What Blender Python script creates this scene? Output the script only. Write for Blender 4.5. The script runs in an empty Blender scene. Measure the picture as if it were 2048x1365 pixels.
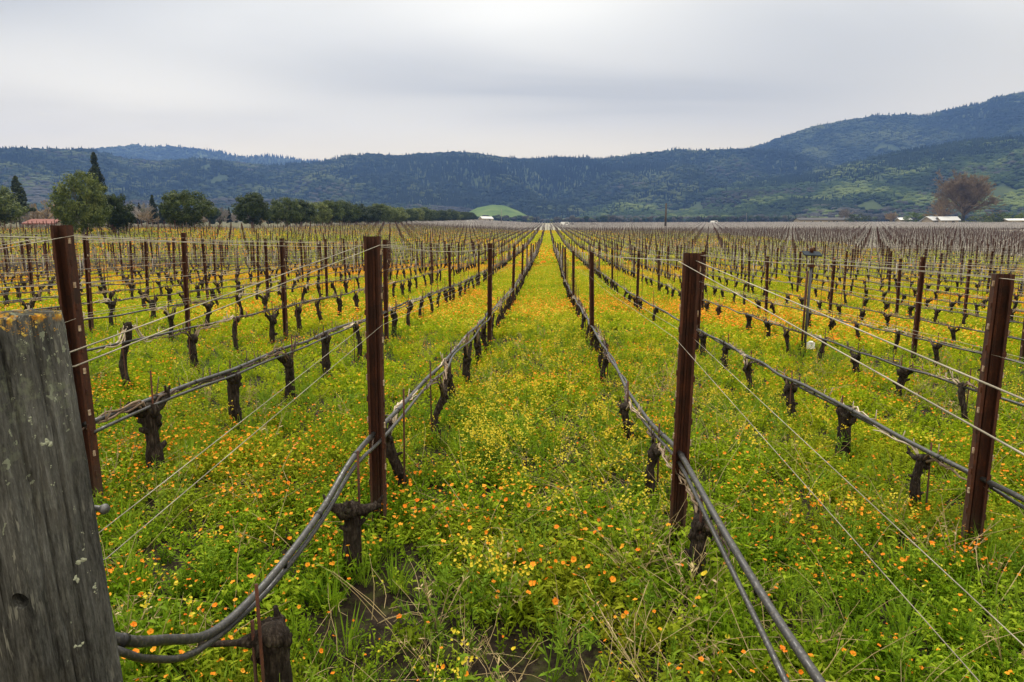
import bpy, math, random
import numpy as np
from mathutils import Vector, Matrix, Euler

R = math.radians
S = bpy.context.scene
COL = S.collection

# ---------------------------------------------------------------- camera
EYE = 1.66
FPX = 1300.0                      # focal length in pixels of the 2048 wide photograph
PITCH, YAW = R(8.08), R(3.09)
cam_d = bpy.data.cameras.new("camera")
cam = bpy.data.objects.new("camera", cam_d)
COL.objects.link(cam)
cam.location = (0, 0, EYE)
cam.rotation_euler = (math.pi / 2 - PITCH, 0, YAW)
cam_d.sensor_width = 36
cam_d.lens = FPX / 2048 * 36
cam_d.clip_start = 0.05
cam_d.clip_end = 40000
S.camera = cam

# ---------------------------------------------------------------- exposure
S.view_settings.view_transform = 'Standard'
S.view_settings.look = 'None'
S.view_settings.gamma = 1
S.view_settings.exposure = 0.8
S.cycles.use_denoising = True
S.cycles.max_bounces = 5
S.cycles.diffuse_bounces = 3
S.cycles.transparent_max_bounces = 4

# ---------------------------------------------------------------- sun (soft, through cloud)
SUN_EL, SUN_AZ = R(52), R(-20)     # azimuth measured from +Y towards +X
sd = bpy.data.lights.new("sun", 'SUN')
sd.energy = 1.5
sd.angle = R(11)
sd.color = (1.0, 0.955, 0.88)
sun = bpy.data.objects.new("sun", sd)
COL.objects.link(sun)
_to = Vector((math.sin(SUN_AZ) * math.cos(SUN_EL), math.cos(SUN_AZ) * math.cos(SUN_EL), math.sin(SUN_EL)))
sun.rotation_euler = (-_to).to_track_quat('-Z', 'Y').to_euler()
sun.location = (0, 0, 60)


# ---------------------------------------------------------------- node helpers
class NT:
    def __init__(self, nt):
        self.nt = nt
        nt.nodes.clear()

    def n(self, typ, **kw):
        nd = self.nt.nodes.new(typ)
        ins = kw.pop('ins', {})
        for k, v in kw.items():
            setattr(nd, k, v)
        for k, v in ins.items():
            self.set(nd.inputs[k], v)
        return nd

    def set(self, sock, v):
        if isinstance(v, bpy.types.NodeSocket):
            self.nt.links.new(v, sock)
        else:
            if hasattr(sock, 'default_value') and sock.type == 'RGBA' and len(v) == 3:
                v = (*v, 1)
            sock.default_value = v

    def math(self, op, a, b=None, clamp=False):
        m = self.n('ShaderNodeMath', operation=op, use_clamp=clamp)
        self.set(m.inputs[0], a)
        if b is not None:
            self.set(m.inputs[1], b)
        return m.outputs[0]

    def mix(self, f, a, b, blend='MIX'):
        m = self.n('ShaderNodeMix', data_type='RGBA', blend_type=blend)
        self.set(m.inputs[0], f)
        self.set(m.inputs[6], a)
        self.set(m.inputs[7], b)
        return m.outputs[2]

    def ramp(self, f, stops):
        r = self.n('ShaderNodeValToRGB')
        self.set(r.inputs[0], f)
        el = r.color_ramp.elements
        while len(el) < len(stops):
            el.new(0.5)
        for e, (p, c) in zip(el, stops):
            e.position = p
            e.color = (*c, 1) if len(c) == 3 else c
        return r.outputs[0]

    def noise(self, vec, scale, detail=3, rough=0.55, dist=0.0):
        nd = self.n('ShaderNodeTexNoise', ins={'Scale': scale, 'Detail': detail, 'Roughness': rough, 'Distortion': dist})
        self.set(nd.inputs['Vector'], vec)
        return nd.outputs[0]

    def mapr(self, f, a, b, c=0.0, d=1.0):
        m = self.n('ShaderNodeMapRange', interpolation_type='SMOOTHSTEP')
        for k, v in zip(range(5), (f, a, b, c, d)):
            self.set(m.inputs[k], v)
        return m.outputs[0]

    def scalev(self, vec, s):
        m = self.n('ShaderNodeVectorMath', operation='MULTIPLY')
        self.set(m.inputs[0], vec)
        m.inputs[1].default_value = s
        return m.outputs[0]


def mat(name, fn):
    m = bpy.data.materials.new(name)
    m.use_nodes = True
    t = NT(m.node_tree)
    out = t.n('ShaderNodeOutputMaterial')
    res = fn(t)
    if isinstance(res, dict):
        t.set(out.inputs['Volume'], res['volume'])
    else:
        t.set(out.inputs['Surface'], res)
    return m


def princ(t, color, rough=0.8, metal=0.0, spec=0.3, bump=None, bs=0.3, bd=0.01):
    p = t.n('ShaderNodeBsdfPrincipled')
    t.set(p.inputs['Base Color'], color)
    t.set(p.inputs['Roughness'], rough)
    t.set(p.inputs['Metallic'], metal)
    t.set(p.inputs['Specular IOR Level'], spec)
    if bump is not None:
        b = t.n('ShaderNodeBump', ins={'Strength': bs, 'Distance': bd})
        t.set(b.inputs['Height'], bump)
        t.set(p.inputs['Normal'], b.outputs[0])
    return p.outputs[0]


# ---------------------------------------------------------------- world: bright overcast sky
w = bpy.data.worlds.new("World")
S.world = w
w.use_nodes = True
t = NT(w.node_tree)
wo = t.n('ShaderNodeOutputWorld')
sky = t.n('ShaderNodeTexSky', sky_type='NISHITA', sun_disc=False, sun_elevation=SUN_EL, sun_rotation=SUN_AZ)
bg_sky = t.n('ShaderNodeBackground', ins={'Color': sky.outputs[0], 'Strength': 0.1})
tc = t.n('ShaderNodeTexCoord')
sx = t.n('ShaderNodeSeparateXYZ', ins={0: tc.outputs['Generated']})
zz = t.math('MAXIMUM', sx.outputs[2], 0.03)
# project the direction on a flat cloud deck so that bands thin out towards the horizon
deck = t.n('ShaderNodeCombineXYZ')
t.set(deck.inputs[0], t.math('DIVIDE', sx.outputs[0], t.math('ADD', zz, 0.10)))
t.set(deck.inputs[1], t.math('DIVIDE', sx.outputs[1], t.math('ADD', zz, 0.10)))
dv = deck.outputs[0]
n1 = t.noise(t.scalev(dv, (0.30, 0.75, 1)), 1.0, 5, 0.55, 0.6)
n2 = t.noise(t.scalev(dv, (0.16, 0.30, 1)), 1.7, 2, 0.5, 0.2)
fy = t.math('MAXIMUM', sx.outputs[1], 0.2)
su = t.math('DIVIDE', sx.outputs[0], fy)
sv = t.math('ADD', t.math('DIVIDE', sx.outputs[2], fy), t.math('MULTIPLY', t.math('SUBTRACT', n1, 0.5), 0.16))


def bank(u0, v0, wu, wv, tilt, amp):          # one soft cloud bank of the deck in the north
    a = t.math('SUBTRACT', su, u0)
    b = t.math('SUBTRACT', t.math('SUBTRACT', sv, v0), t.math('MULTIPLY', a, tilt))
    q = t.math('ADD', t.math('POWER', t.math('ABSOLUTE', t.math('DIVIDE', a, wu)), 2.0), t.math('POWER', t.math('ABSOLUTE', t.math('DIVIDE', b, wv)), 2.0))
    return t.math('MULTIPLY', t.math('POWER', 2.718, t.math('MULTIPLY', q, -1.0)), amp)


nn = t.math('ADD', t.math('MULTIPLY', n1, 0.30), t.math('MULTIPLY', n2, 0.45))
nn = t.math('ADD', nn, 0.14)
for args in ((-0.20, 0.26, 0.46, 0.052, -0.10, -0.24), (0.36, 0.29, 0.26, 0.095, 0.0, -0.21), (-0.02, 0.36, 0.20, 0.09, 0.0, 0.12), (-0.84, 0.41, 0.34, 0.075, 0.1, -0.26), (0.62, 0.20, 0.25, 0.05, -0.1, 0.05), (-0.60, 0.25, 0.3, 0.07, 0.0, 0.14), (0.08, 0.225, 0.22, 0.022, -0.04, -0.14)):
    nn = t.math('ADD', nn, bank(*args))
cl = t.ramp(nn, [(0.28, (0.41, 0.395, 0.375)), (0.50, (0.60, 0.575, 0.535)), (0.70, (0.78, 0.75, 0.70))])
# warmer and brighter towards the horizon
hz = t.mapr(sx.outputs[2], 0.02, 0.21, 1.0, 0.0)
cl = t.mix(t.math('MULTIPLY', hz, 0.75), cl, (1.01, 0.895, 0.715))
# the deck is cream coloured low down, neutral higher up
cl = t.mix(1.0, cl, t.mix(t.mapr(sx.outputs[2], 0.10, 0.33), (1.09, 0.93, 0.60), (1.07, 1.03, 0.90)), 'MULTIPLY')
# an overcast deck is brightest overhead
up = t.mapr(sx.outputs[2], 0.36, 0.95, 1.0, 3.1)
bg_c = t.n('ShaderNodeBackground', ins={'Color': cl, 'Strength': up})
mx = t.n('ShaderNodeMixShader', ins={0: 0.93, 1: bg_sky.outputs[0], 2: bg_c.outputs[0]})
t.set(wo.inputs[0], mx.outputs[0])


# ---------------------------------------------------------------- geometry helpers
def hash2(ix, iy, seed=0):
    h = (ix.astype(np.int64) * 374761393 + iy.astype(np.int64) * 668265263 + seed * 982451653) & 0x7fffffff
    h = ((h ^ (h >> 13)) * 1274126177) & 0x7fffffff
    return ((h ^ (h >> 16)) & 0xffff) / 65535.0


def vnoise(x, y, seed=0, octs=1):
    x = np.asarray(x, float); y = np.asarray(y, float)
    tot = 0; amp = 1; s = 0
    for o in range(octs):
        ix, iy = np.floor(x), np.floor(y)
        fx, fy = x - ix, y - iy
        fx = fx * fx * (3 - 2 * fx); fy = fy * fy * (3 - 2 * fy)
        a = hash2(ix, iy, seed + o); b = hash2(ix + 1, iy, seed + o)
        c = hash2(ix, iy + 1, seed + o); d = hash2(ix + 1, iy + 1, seed + o)
        tot = tot + amp * ((a * (1 - fx) + b * fx) * (1 - fy) + (c * (1 - fx) + d * fx) * fy)
        s += amp; amp *= 0.5; x = x * 2.03 + 11.3; y = y * 2.03 + 7.7
    return tot / s


def sstep(a, b, x):
    u = np.clip((np.asarray(x, float) - a) / (b - a), 0, 1)
    return u * u * (3 - 2 * u)


_RY = [-500, 0, 20, 43, 60, 85, 160, 300, 440, 700, 1000, 2000, 40000]
_RZ = [0, 0, 0, 0.36, 0.80, 1.5, 4.9, 11.0, 17.6, 28.5, 40.0, 41.5, 41.5]


def ground(x, y):
    x = np.asarray(x, float); y = np.asarray(y, float)
    z = np.interp(y, _RY, _RZ)
    z = z - 0.03 * np.clip(x + 1, -5, 8) * (1 - sstep(15, 60, y))
    z = z + np.minimum(0.05 * np.clip(-x - 10, 0, 1e9), 2.4) * sstep(40, 100, y)
    return z


_rot = Euler((math.pi / 2 - PITCH, 0, YAW)).to_matrix()
_roti = _rot.transposed()


def ray(px, py):
    return _rot @ Vector(((px - 1024) / FPX, -(py - 682.5) / FPX, -1))


def at(px, py, depth):            # point on the sight line of a photograph pixel, "depth" metres along the rows
    r = ray(px, py)
    return Vector((0, 0, EYE)) + r * (depth / r.y)


def proj(p):
    q = _roti @ (Vector(p) - Vector((0, 0, EYE)))
    if q.z > -0.05:
        return (-9999, -9999)
    return (1024 + FPX * q.x / -q.z, 682.5 - FPX * q.y / -q.z)


def gx(px, depth):                # lateral position of a column of the photograph near the horizon
    return at(px, 450, depth).x


def link(o, parent=None):
    COL.objects.link(o)
    if parent is not None:
        o.parent = parent
    return o


def tag(o, label=None, cat=None, group=None, kind=None):
    if label: o['label'] = label
    if cat: o['category'] = cat
    if group: o['group'] = group
    if kind: o['kind'] = kind
    return o


def thing(name, loc, label, cat, group=None, rz=0):
    o = bpy.data.objects.new(name, None)
    o.empty_display_size = 0.1
    o.location = loc
    o.rotation_euler = (0, 0, rz)
    link(o)
    return tag(o, label, cat, group)


class MB:
    """collects shapes and makes one mesh of them"""
    def __init__(self):
        self.v = []; self.f = []; self.m = []; self.s = []

    def add(self, vs, fs, mi=0, smooth=True):
        o = len(self.v)
        self.v += [tuple(v) for v in vs]
        for f in fs:
            self.f.append(tuple(i + o for i in f)); self.m.append(mi); self.s.append(smooth)

    def tube(self, pts, rad, n=8, mi=0, cap=True, jit=0.0, rng=None, smooth=True):
        pts = [Vector(p) for p in pts]
        if not hasattr(rad, '__len__'):
            rad = [rad] * len(pts)
        vs = []
        ref = None
        for i, p in enumerate(pts):
            d = (pts[min(i + 1, len(pts) - 1)] - pts[max(i - 1, 0)])
            if d.length < 1e-9: d = Vector((0, 0, 1))
            d.normalize()
            if ref is None:
                ref = Vector((1, 0, 0)) if abs(d.x) < 0.8 else Vector((0, 1, 0))
            a = (ref - d * ref.dot(d)).normalized()
            b = d.cross(a)
            ref = a
            for k in range(n):
                an = 2 * math.pi * k / n
                r = rad[i] * (1 + (rng.uniform(-jit, jit) if jit else 0))
                vs.append(p + (a * math.cos(an) + b * math.sin(an)) * r)
        fs = []
        for i in range(len(pts) - 1):
            for k in range(n):
                k2 = (k + 1) % n
                fs.append((i * n + k, i * n + k2, (i + 1) * n + k2, (i + 1) * n + k))
        if cap:
            fs.append(tuple(range(n - 1, -1, -1)))
            fs.append(tuple((len(pts) - 1) * n + k for k in range(n)))
        self.add(vs, fs, mi, smooth)

    def box(self, c, s, mi=0, rz=0.0, taper=1.0, bev=0.0):
        hx, hy, hz = s[0] / 2, s[1] / 2, s[2] / 2
        cs, sn = math.cos(rz), math.sin(rz)
        vs = []
        if bev > 0:
            prof = [(-hx + bev, -hy), (hx - bev, -hy), (hx, -hy + bev), (hx, hy - bev), (hx - bev, hy), (-hx + bev, hy), (-hx, hy - bev), (-hx, -hy + bev)]
        else:
            prof = [(-hx, -hy), (hx, -hy), (hx, hy), (-hx, hy)]
        n = len(prof)
        for z, k in ((-hz, 1), (hz, taper)):
            for x, y in prof:
                x *= k; y *= k
                vs.append((c[0] + x * cs - y * sn, c[1] + x * sn + y * cs, c[2] + z))
        fs = [tuple(range(n - 1, -1, -1)), tuple(range(n, 2 * n))]
        for k in range(n):
            fs.append((k, (k + 1) % n, n + (k + 1) % n, n + k))
        self.add(vs, fs, mi, False)

    def blob(self, c, r, rng, mi=0, jit=0.25, nu=8, nv=5):
        vs = []; fs = []
        for j in range(1, nv):
            th = math.pi * j / nv
            for i in range(nu):
                ph = 2 * math.pi * i / nu
                k = 1 + rng.uniform(-jit, jit)
                vs.append((c[0] + r[0] * k * math.sin(th) * math.cos(ph), c[1] + r[1] * k * math.sin(th) * math.sin(ph), c[2] + r[2] * k * math.cos(th)))
        top = len(vs); vs.append((c[0], c[1], c[2] + r[2])); bot = len(vs); vs.append((c[0], c[1], c[2] - r[2]))
        for j in range(nv - 2):
            for i in range(nu):
                a = j * nu + i; b = j * nu + (i + 1) % nu
                fs.append((a, a + nu, b + nu, b))
        for i in range(nu):
            fs.append((top, i, (i + 1) % nu)); q = (nv - 2) * nu
            fs.append((bot, q + (i + 1) % nu, q + i))
        self.add(vs, fs, mi, True)

    def mesh(self, name, mats):
        me = bpy.data.meshes.new(name)
        me.from_pydata(self.v, [], self.f)
        for m in (mats if isinstance(mats, (list, tuple)) else [mats]):
            me.materials.append(m)
        me.polygons.foreach_set('material_index', self.m)
        me.polygons.foreach_set('use_smooth', self.s)
        me.update()
        return me

    def build(self, name, mats, parent=None):
        return link(bpy.data.objects.new(name, self.mesh(name, mats)), parent)


def big_mesh(name, V, Q, mats, smooth=True, mi=None):
    """V (n,3) array, Q (m,k) index array"""
    me = bpy.data.meshes.new(name)
    k = Q.shape[1]
    me.vertices.add(len(V)); me.vertices.foreach_set('co', np.ascontiguousarray(V, np.float32).ravel())
    me.loops.add(Q.size); me.loops.foreach_set('vertex_index', np.ascontiguousarray(Q, np.int32).ravel())
    me.polygons.add(len(Q)); me.polygons.foreach_set('loop_start', np.arange(0, Q.size, k, dtype=np.int32))
    me.polygons.foreach_set('loop_total', np.full(len(Q), k, np.int32))
    for m in (mats if isinstance(mats, (list, tuple)) else [mats]):
        me.materials.append(m)
    me.polygons.foreach_set('use_smooth', np.full(len(Q), smooth))
    if mi is not None:
        me.polygons.foreach_set('material_index', np.ascontiguousarray(mi, np.int32))
    me.update(calc_edges=True)
    me.validate()
    return me


def grid_quads(nr, nc):
    i = np.arange(nr - 1)[:, None] * nc + np.arange(nc - 1)[None, :]
    i = i.ravel()
    return np.stack([i, i + 1, i + nc + 1, i + nc], 1)


# scatter: points carrying rotation, scale and index, instanced by geometry nodes (stuff only)
def scatter(name, P, rot, scl, idx, protos, label, cat):
    pc = bpy.data.collections.new(name + " sources")
    for o in protos:
        pc.objects.link(o)
    order = sorted(range(len(protos)), key=lambda i: protos[i].name)
    back = np.zeros(len(protos), int)
    for pos, i in enumerate(order): back[i] = pos
    me = bpy.data.meshes.new(name)
    n = len(P)
    me.vertices.add(n); me.vertices.foreach_set('co', np.ascontiguousarray(P, np.float32).ravel())
    a = me.attributes.new('rot', 'FLOAT_VECTOR', 'POINT'); a.data.foreach_set('vector', np.ascontiguousarray(rot, np.float32).ravel())
    if np.ndim(scl) == 1: scl = np.repeat(np.asarray(scl)[:, None], 3, 1)
    a = me.attributes.new('scl', 'FLOAT_VECTOR', 'POINT'); a.data.foreach_set('vector', np.ascontiguousarray(scl, np.float32).ravel())
    a = me.attributes.new('idx', 'INT', 'POINT'); a.data.foreach_set('value', np.ascontiguousarray(back[idx], np.int32))
    o = link(bpy.data.objects.new(name, me))
    ng = bpy.data.node_groups.new(name + " scatter", 'GeometryNodeTree')
    ng.interface.new_socket('Geometry', in_out='INPUT', socket_type='NodeSocketGeometry')
    ng.interface.new_socket('Geometry', in_out='OUTPUT', socket_type='NodeSocketGeometry')
    N = ng.nodes; L = ng.links
    gi = N.new('NodeGroupInput'); go = N.new('NodeGroupOutput')
    m2p = N.new('GeometryNodeMeshToPoints')
    iop = N.new('GeometryNodeInstanceOnPoints')
    ci = N.new('GeometryNodeCollectionInfo')
    ci.inputs['Collection'].default_value = pc
    ci.inputs['Separate Children'].default_value = True
    ci.inputs['Reset Children'].default_value = True
    def attr(nm, ty):
        nd = N.new('GeometryNodeInputNamedAttribute'); nd.data_type = ty
        nd.inputs['Name'].default_value = nm
        return next(s for s in nd.outputs if s.enabled and s.name == 'Attribute')
    e2r = N.new('FunctionNodeEulerToRotation')
    L.new(gi.outputs[0], m2p.inputs['Mesh'])
    L.new(m2p.outputs[0], iop.inputs['Points'])
    L.new(ci.outputs[0], iop.inputs['Instance'])
    iop.inputs['Pick Instance'].default_value = True
    L.new(attr('idx', 'INT'), iop.inputs['Instance Index'])
    L.new(attr('rot', 'FLOAT_VECTOR'), e2r.inputs[0])
    L.new(e2r.outputs[0], iop.inputs['Rotation'])
    L.new(attr('scl', 'FLOAT_VECTOR'), iop.inputs['Scale'])
    L.new(iop.outputs[0], go.inputs[0])
    md = o.modifiers.new('scatter', 'NODES'); md.node_group = ng
    return tag(o, label, cat, kind='stuff')


def proto(name, me):
    return bpy.data.objects.new(name, me)


# ---------------------------------------------------------------- materials
def geo_pos(t): return t.n('ShaderNodeNewGeometry').outputs['Position']
def obj_co(t): return t.n('ShaderNodeTexCoord').outputs['Object']
def rnd(t): return t.n('ShaderNodeObjectInfo').outputs['Random']


def leafy(name, stops, trans=0.35, patch=None, rough=0.55, deep_tint=None):
    def fn(t):
        p = geo_pos(t)
        f = t.math('ADD', t.math('MULTIPLY', rnd(t), 0.55), t.math('MULTIPLY', t.noise(p, 18, 2), 0.45))
        c = t.ramp(f, stops)
        if patch is not None:
            c = t.mix(t.math('MULTIPLY', t.mapr(t.noise(t.scalev(p, (1, 1, 0)), 0.55, 3), 0.42, 0.66), patch[1]), c, patch[0])
        if deep_tint is not None:       # leaf colour turns yellower and paler deeper into the field
            sp = t.n('ShaderNodeSeparateXYZ', ins={0: p})
            edge = t.math('ADD', sp.outputs[1], t.math('MULTIPLY', t.noise(t.scalev(p, (1, 1, 0)), 0.5, 3), 4.0))
            c = t.mix(t.math('MULTIPLY', t.mapr(edge, 5.0, 11.0), 0.72), c, t.mix(rnd(t), deep_tint[0], deep_tint[1]))
        d = t.n('ShaderNodeBsdfPrincipled', ins={'Base Color': c, 'Roughness': 0.75, 'Specular IOR Level': 0.04})
        tr = t.n('ShaderNodeBsdfTranslucent', ins={'Color': t.mix(0.5, c, (0.36, 0.52, 0.012), 'MIX')})
        return t.n('ShaderNodeMixShader', ins={0: trans, 1: d.outputs[0], 2: tr.outputs[0]}).outputs[0]
    return mat(name, fn)


M_leaf = leafy('calendula leaf', [(0.18, (0.035, 0.085, 0.004)), (0.5, (0.155, 0.265, 0.009)), (0.82, (0.38, 0.48, 0.035))], 0.48, ((0.31, 0.30, 0.022), 0.75), deep_tint=((0.28, 0.41, 0.007), (0.56, 0.56, 0.012)))
M_leaf_far = leafy('meadow leaf', [(0.2, (0.13, 0.19, 0.006)), (0.5, (0.27, 0.33, 0.010)), (0.8, (0.40, 0.42, 0.015))], 0.40, ((0.40, 0.34, 0.012), 0.6))
M_grass = leafy('grass blade', [(0.2, (0.09, 0.18, 0.012)), (0.8, (0.20, 0.30, 0.03))], 0.4)


def petal(name, c1, c2):
    def fn(t):
        c = t.mix(rnd(t), c1, c2)
        d = t.n('ShaderNodeBsdfPrincipled', ins={'Base Color': c, 'Roughness': 0.6, 'Specular IOR Level': 0.15})
        tr = t.n('ShaderNodeBsdfTranslucent', ins={'Color': c})
        return t.n('ShaderNodeMixShader', ins={0: 0.3, 1: d.outputs[0], 2: tr.outputs[0]}).outputs[0]
    return mat(name, fn)


M_orange = petal('orange petal', (0.80, 0.20, 0.006), (0.86, 0.42, 0.03))
M_orange_c = petal('orange flower centre', (0.55, 0.13, 0.005), (0.62, 0.22, 0.008))
M_yellow = petal('yellow petal', (0.62, 0.46, 0.02), (0.60, 0.52, 0.045))
M_straw = mat('dry straw', lambda t: princ(t, t.mix(rnd(t), (0.30, 0.22, 0.10), (0.46, 0.36, 0.19)), 0.8))


def f_soil(t):
    p = geo_pos(t)
    s = t.n('ShaderNodeSeparateXYZ', ins={0: p})
    dirt = t.ramp(t.noise(p, 14, 5, 0.65), [(0.3, (0.006, 0.0045, 0.003)), (0.55, (0.020, 0.014, 0.010)), (0.8, (0.06, 0.046, 0.033))])
    moss = t.mix(t.math('MULTIPLY', t.mapr(t.noise(p, 9.0, 5, 0.7), 0.52, 0.6), t.mapr(s.outputs[1], 4, 12, 0.25, 0.9)), dirt, (0.07, 0.09, 0.014))
    fl = t.noise(t.scalev(p, (0.22, 0.09, 0)), 1.0, 4, 0.6)
    fine = t.noise(p, 1.4, 4, 0.7)
    meadow = t.ramp(t.math('ADD', t.math('MULTIPLY', fl, 0.6), t.math('MULTIPLY', fine, 0.4)),
                    [(0.36, (0.10, 0.15, 0.012)), (0.46, (0.22, 0.21, 0.015)), (0.56, (0.30, 0.24, 0.015)), (0.66, (0.24, 0.23, 0.025))])
    c = t.mix(t.mapr(s.outputs[1], 30, 70), moss, meadow)
    grey = t.ramp(t.noise(t.scalev(p, (0.02, 0.006, 0)), 1.0, 3), [(0.35, (0.20, 0.185, 0.155)), (0.5, (0.26, 0.24, 0.205)), (0.65, (0.22, 0.225, 0.15))])
    c = t.mix(t.mapr(s.outputs[1], 195, 228), c, grey)
    c = t.mix(t.math('MULTIPLY', t.mapr(s.outputs[0], 40, 45), t.mapr(s.outputs[1], 25, 45)), c, grey)
    blocks = t.noise(t.scalev(p, (0.0012, 0.012, 0)), 1.0, 2, 0.4)
    far = t.ramp(blocks, [(0.38, (0.13, 0.13, 0.06)), (0.45, (0.30, 0.28, 0.10)), (0.52, (0.17, 0.15, 0.11)), (0.6, (0.33, 0.30, 0.24))])
    c = t.mix(t.mapr(s.outputs[1], 420, 520), c, far)
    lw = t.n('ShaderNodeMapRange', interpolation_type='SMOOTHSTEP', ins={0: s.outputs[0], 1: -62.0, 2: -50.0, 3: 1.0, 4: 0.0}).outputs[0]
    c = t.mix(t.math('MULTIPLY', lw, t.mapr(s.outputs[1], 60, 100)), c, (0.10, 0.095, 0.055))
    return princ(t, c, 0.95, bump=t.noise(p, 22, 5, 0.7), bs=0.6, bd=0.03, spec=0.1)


M_soil = mat('field soil', f_soil)


def f_rust(t):
    p = obj_co(t)
    a = t.noise(t.scalev(p, (1, 1, 0.25)), 26, 5, 0.65)
    b = t.noise(p, 90, 3, 0.6)
    c = t.ramp(t.math('ADD', t.math('MULTIPLY', a, 0.7), t.math('MULTIPLY', b, 0.3)),
               [(0.3, (0.020, 0.007, 0.004)), (0.5, (0.058, 0.016, 0.007)), (0.68, (0.13, 0.037, 0.013))])
    c = t.mix(t.math('MULTIPLY', rnd(t), 0.35), c, (0.028, 0.013, 0.009))
    sz = t.n('ShaderNodeSeparateXYZ', ins={0: p})
    c = t.mix(t.math('MULTIPLY', t.mapr(t.noise(p, 7, 4, 0.7), 0.52, 0.64), 0.6), c, (0.016, 0.008, 0.006))
    low = t.n('ShaderNodeMapRange', interpolation_type='SMOOTHSTEP', ins={0: t.math('ADD', sz.outputs[2], t.math('MULTIPLY', t.noise(p, 30, 3), 0.25)), 1: 0.2, 2: 0.5, 3: 0.55, 4: 0.0}).outputs[0]
    c = t.mix(low, c, (0.075, 0.055, 0.038))
    return princ(t, c, 0.75, 0.15, 0.35, bump=b, bs=0.35, bd=0.002)


M_rust = mat('rusty steel', f_rust)
M_rustlight = mat('rust edge flake', lambda t: princ(t, t.ramp(t.noise(obj_co(t), 60, 3), [(0.4, (0.22, 0.13, 0.075)), (0.7, (0.52, 0.44, 0.33))]), 0.9))


def f_bark(t):
    p = obj_co(t)
    g = t.noise(t.scalev(p, (1, 1, 0.16)), 95, 5, 0.7, 0.4)
    b = t.noise(p, 22, 4)
    f = t.math('ADD', t.math('MULTIPLY', g, 0.65), t.math('MULTIPLY', b, 0.35))
    c = t.ramp(f, [(0.36, (0.007, 0.005, 0.004)), (0.52, (0.028, 0.021, 0.017)), (0.68, (0.095, 0.078, 0.063))])
    c = t.mix(t.math('MULTIPLY', t.mapr(t.noise(p, 13, 3), 0.56, 0.7), 0.3), c, (0.09, 0.09, 0.06))
    return princ(t, c, 0.95, bump=g, bs=1.0, bd=0.012, spec=0.1)


M_bark = mat('vine bark', f_bark)
M_cane = mat('pruned cane', lambda t: princ(t, t.ramp(t.math('ADD', t.math('MULTIPLY', t.noise(t.scalev(obj_co(t), (1, 0.2, 1)), 40, 3), 0.5), t.math('MULTIPLY', rnd(t), 0.5)), [(0.25, (0.10, 0.06, 0.04)), (0.5, (0.26, 0.19, 0.13)), (0.75, (0.48, 0.40, 0.30))]), 0.7))
M_canedark = mat('dark cane', lambda t: princ(t, t.ramp(t.noise(obj_co(t), 40, 3), [(0.35, (0.05, 0.035, 0.028)), (0.7, (0.14, 0.10, 0.08))]), 0.85))
M_hose = mat('drip hose plastic', lambda t: princ(t, t.mix(t.mapr(t.noise(geo_pos(t), 75, 5, 0.75), 0.48, 0.72), t.mix(t.noise(geo_pos(t), 9, 4), (0.012, 0.012, 0.013), (0.045, 0.044, 0.045)), (0.10, 0.092, 0.08)), t.mapr(t.noise(geo_pos(t), 40, 4), 0.35, 0.65, 0.30, 0.70), spec=0.5, bump=t.noise(geo_pos(t), 120, 3), bs=0.25, bd=0.002))
M_tie = mat('black tie', lambda t: princ(t, (0.012, 0.012, 0.013), 0.5))
M_wire = mat('galvanised wire', lambda t: princ(t, t.ramp(t.noise(geo_pos(t), 7, 3), [(0.4, (0.24, 0.215, 0.17)), (0.7, (0.42, 0.38, 0.31))]), 0.6, 0.2))
M_galv = mat('galvanised steel', lambda t: princ(t, t.ramp(t.noise(obj_co(t), 12, 3), [(0.3, (0.10, 0.10, 0.10)), (0.7, (0.24, 0.24, 0.245))]), 0.5, 0.5))


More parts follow.
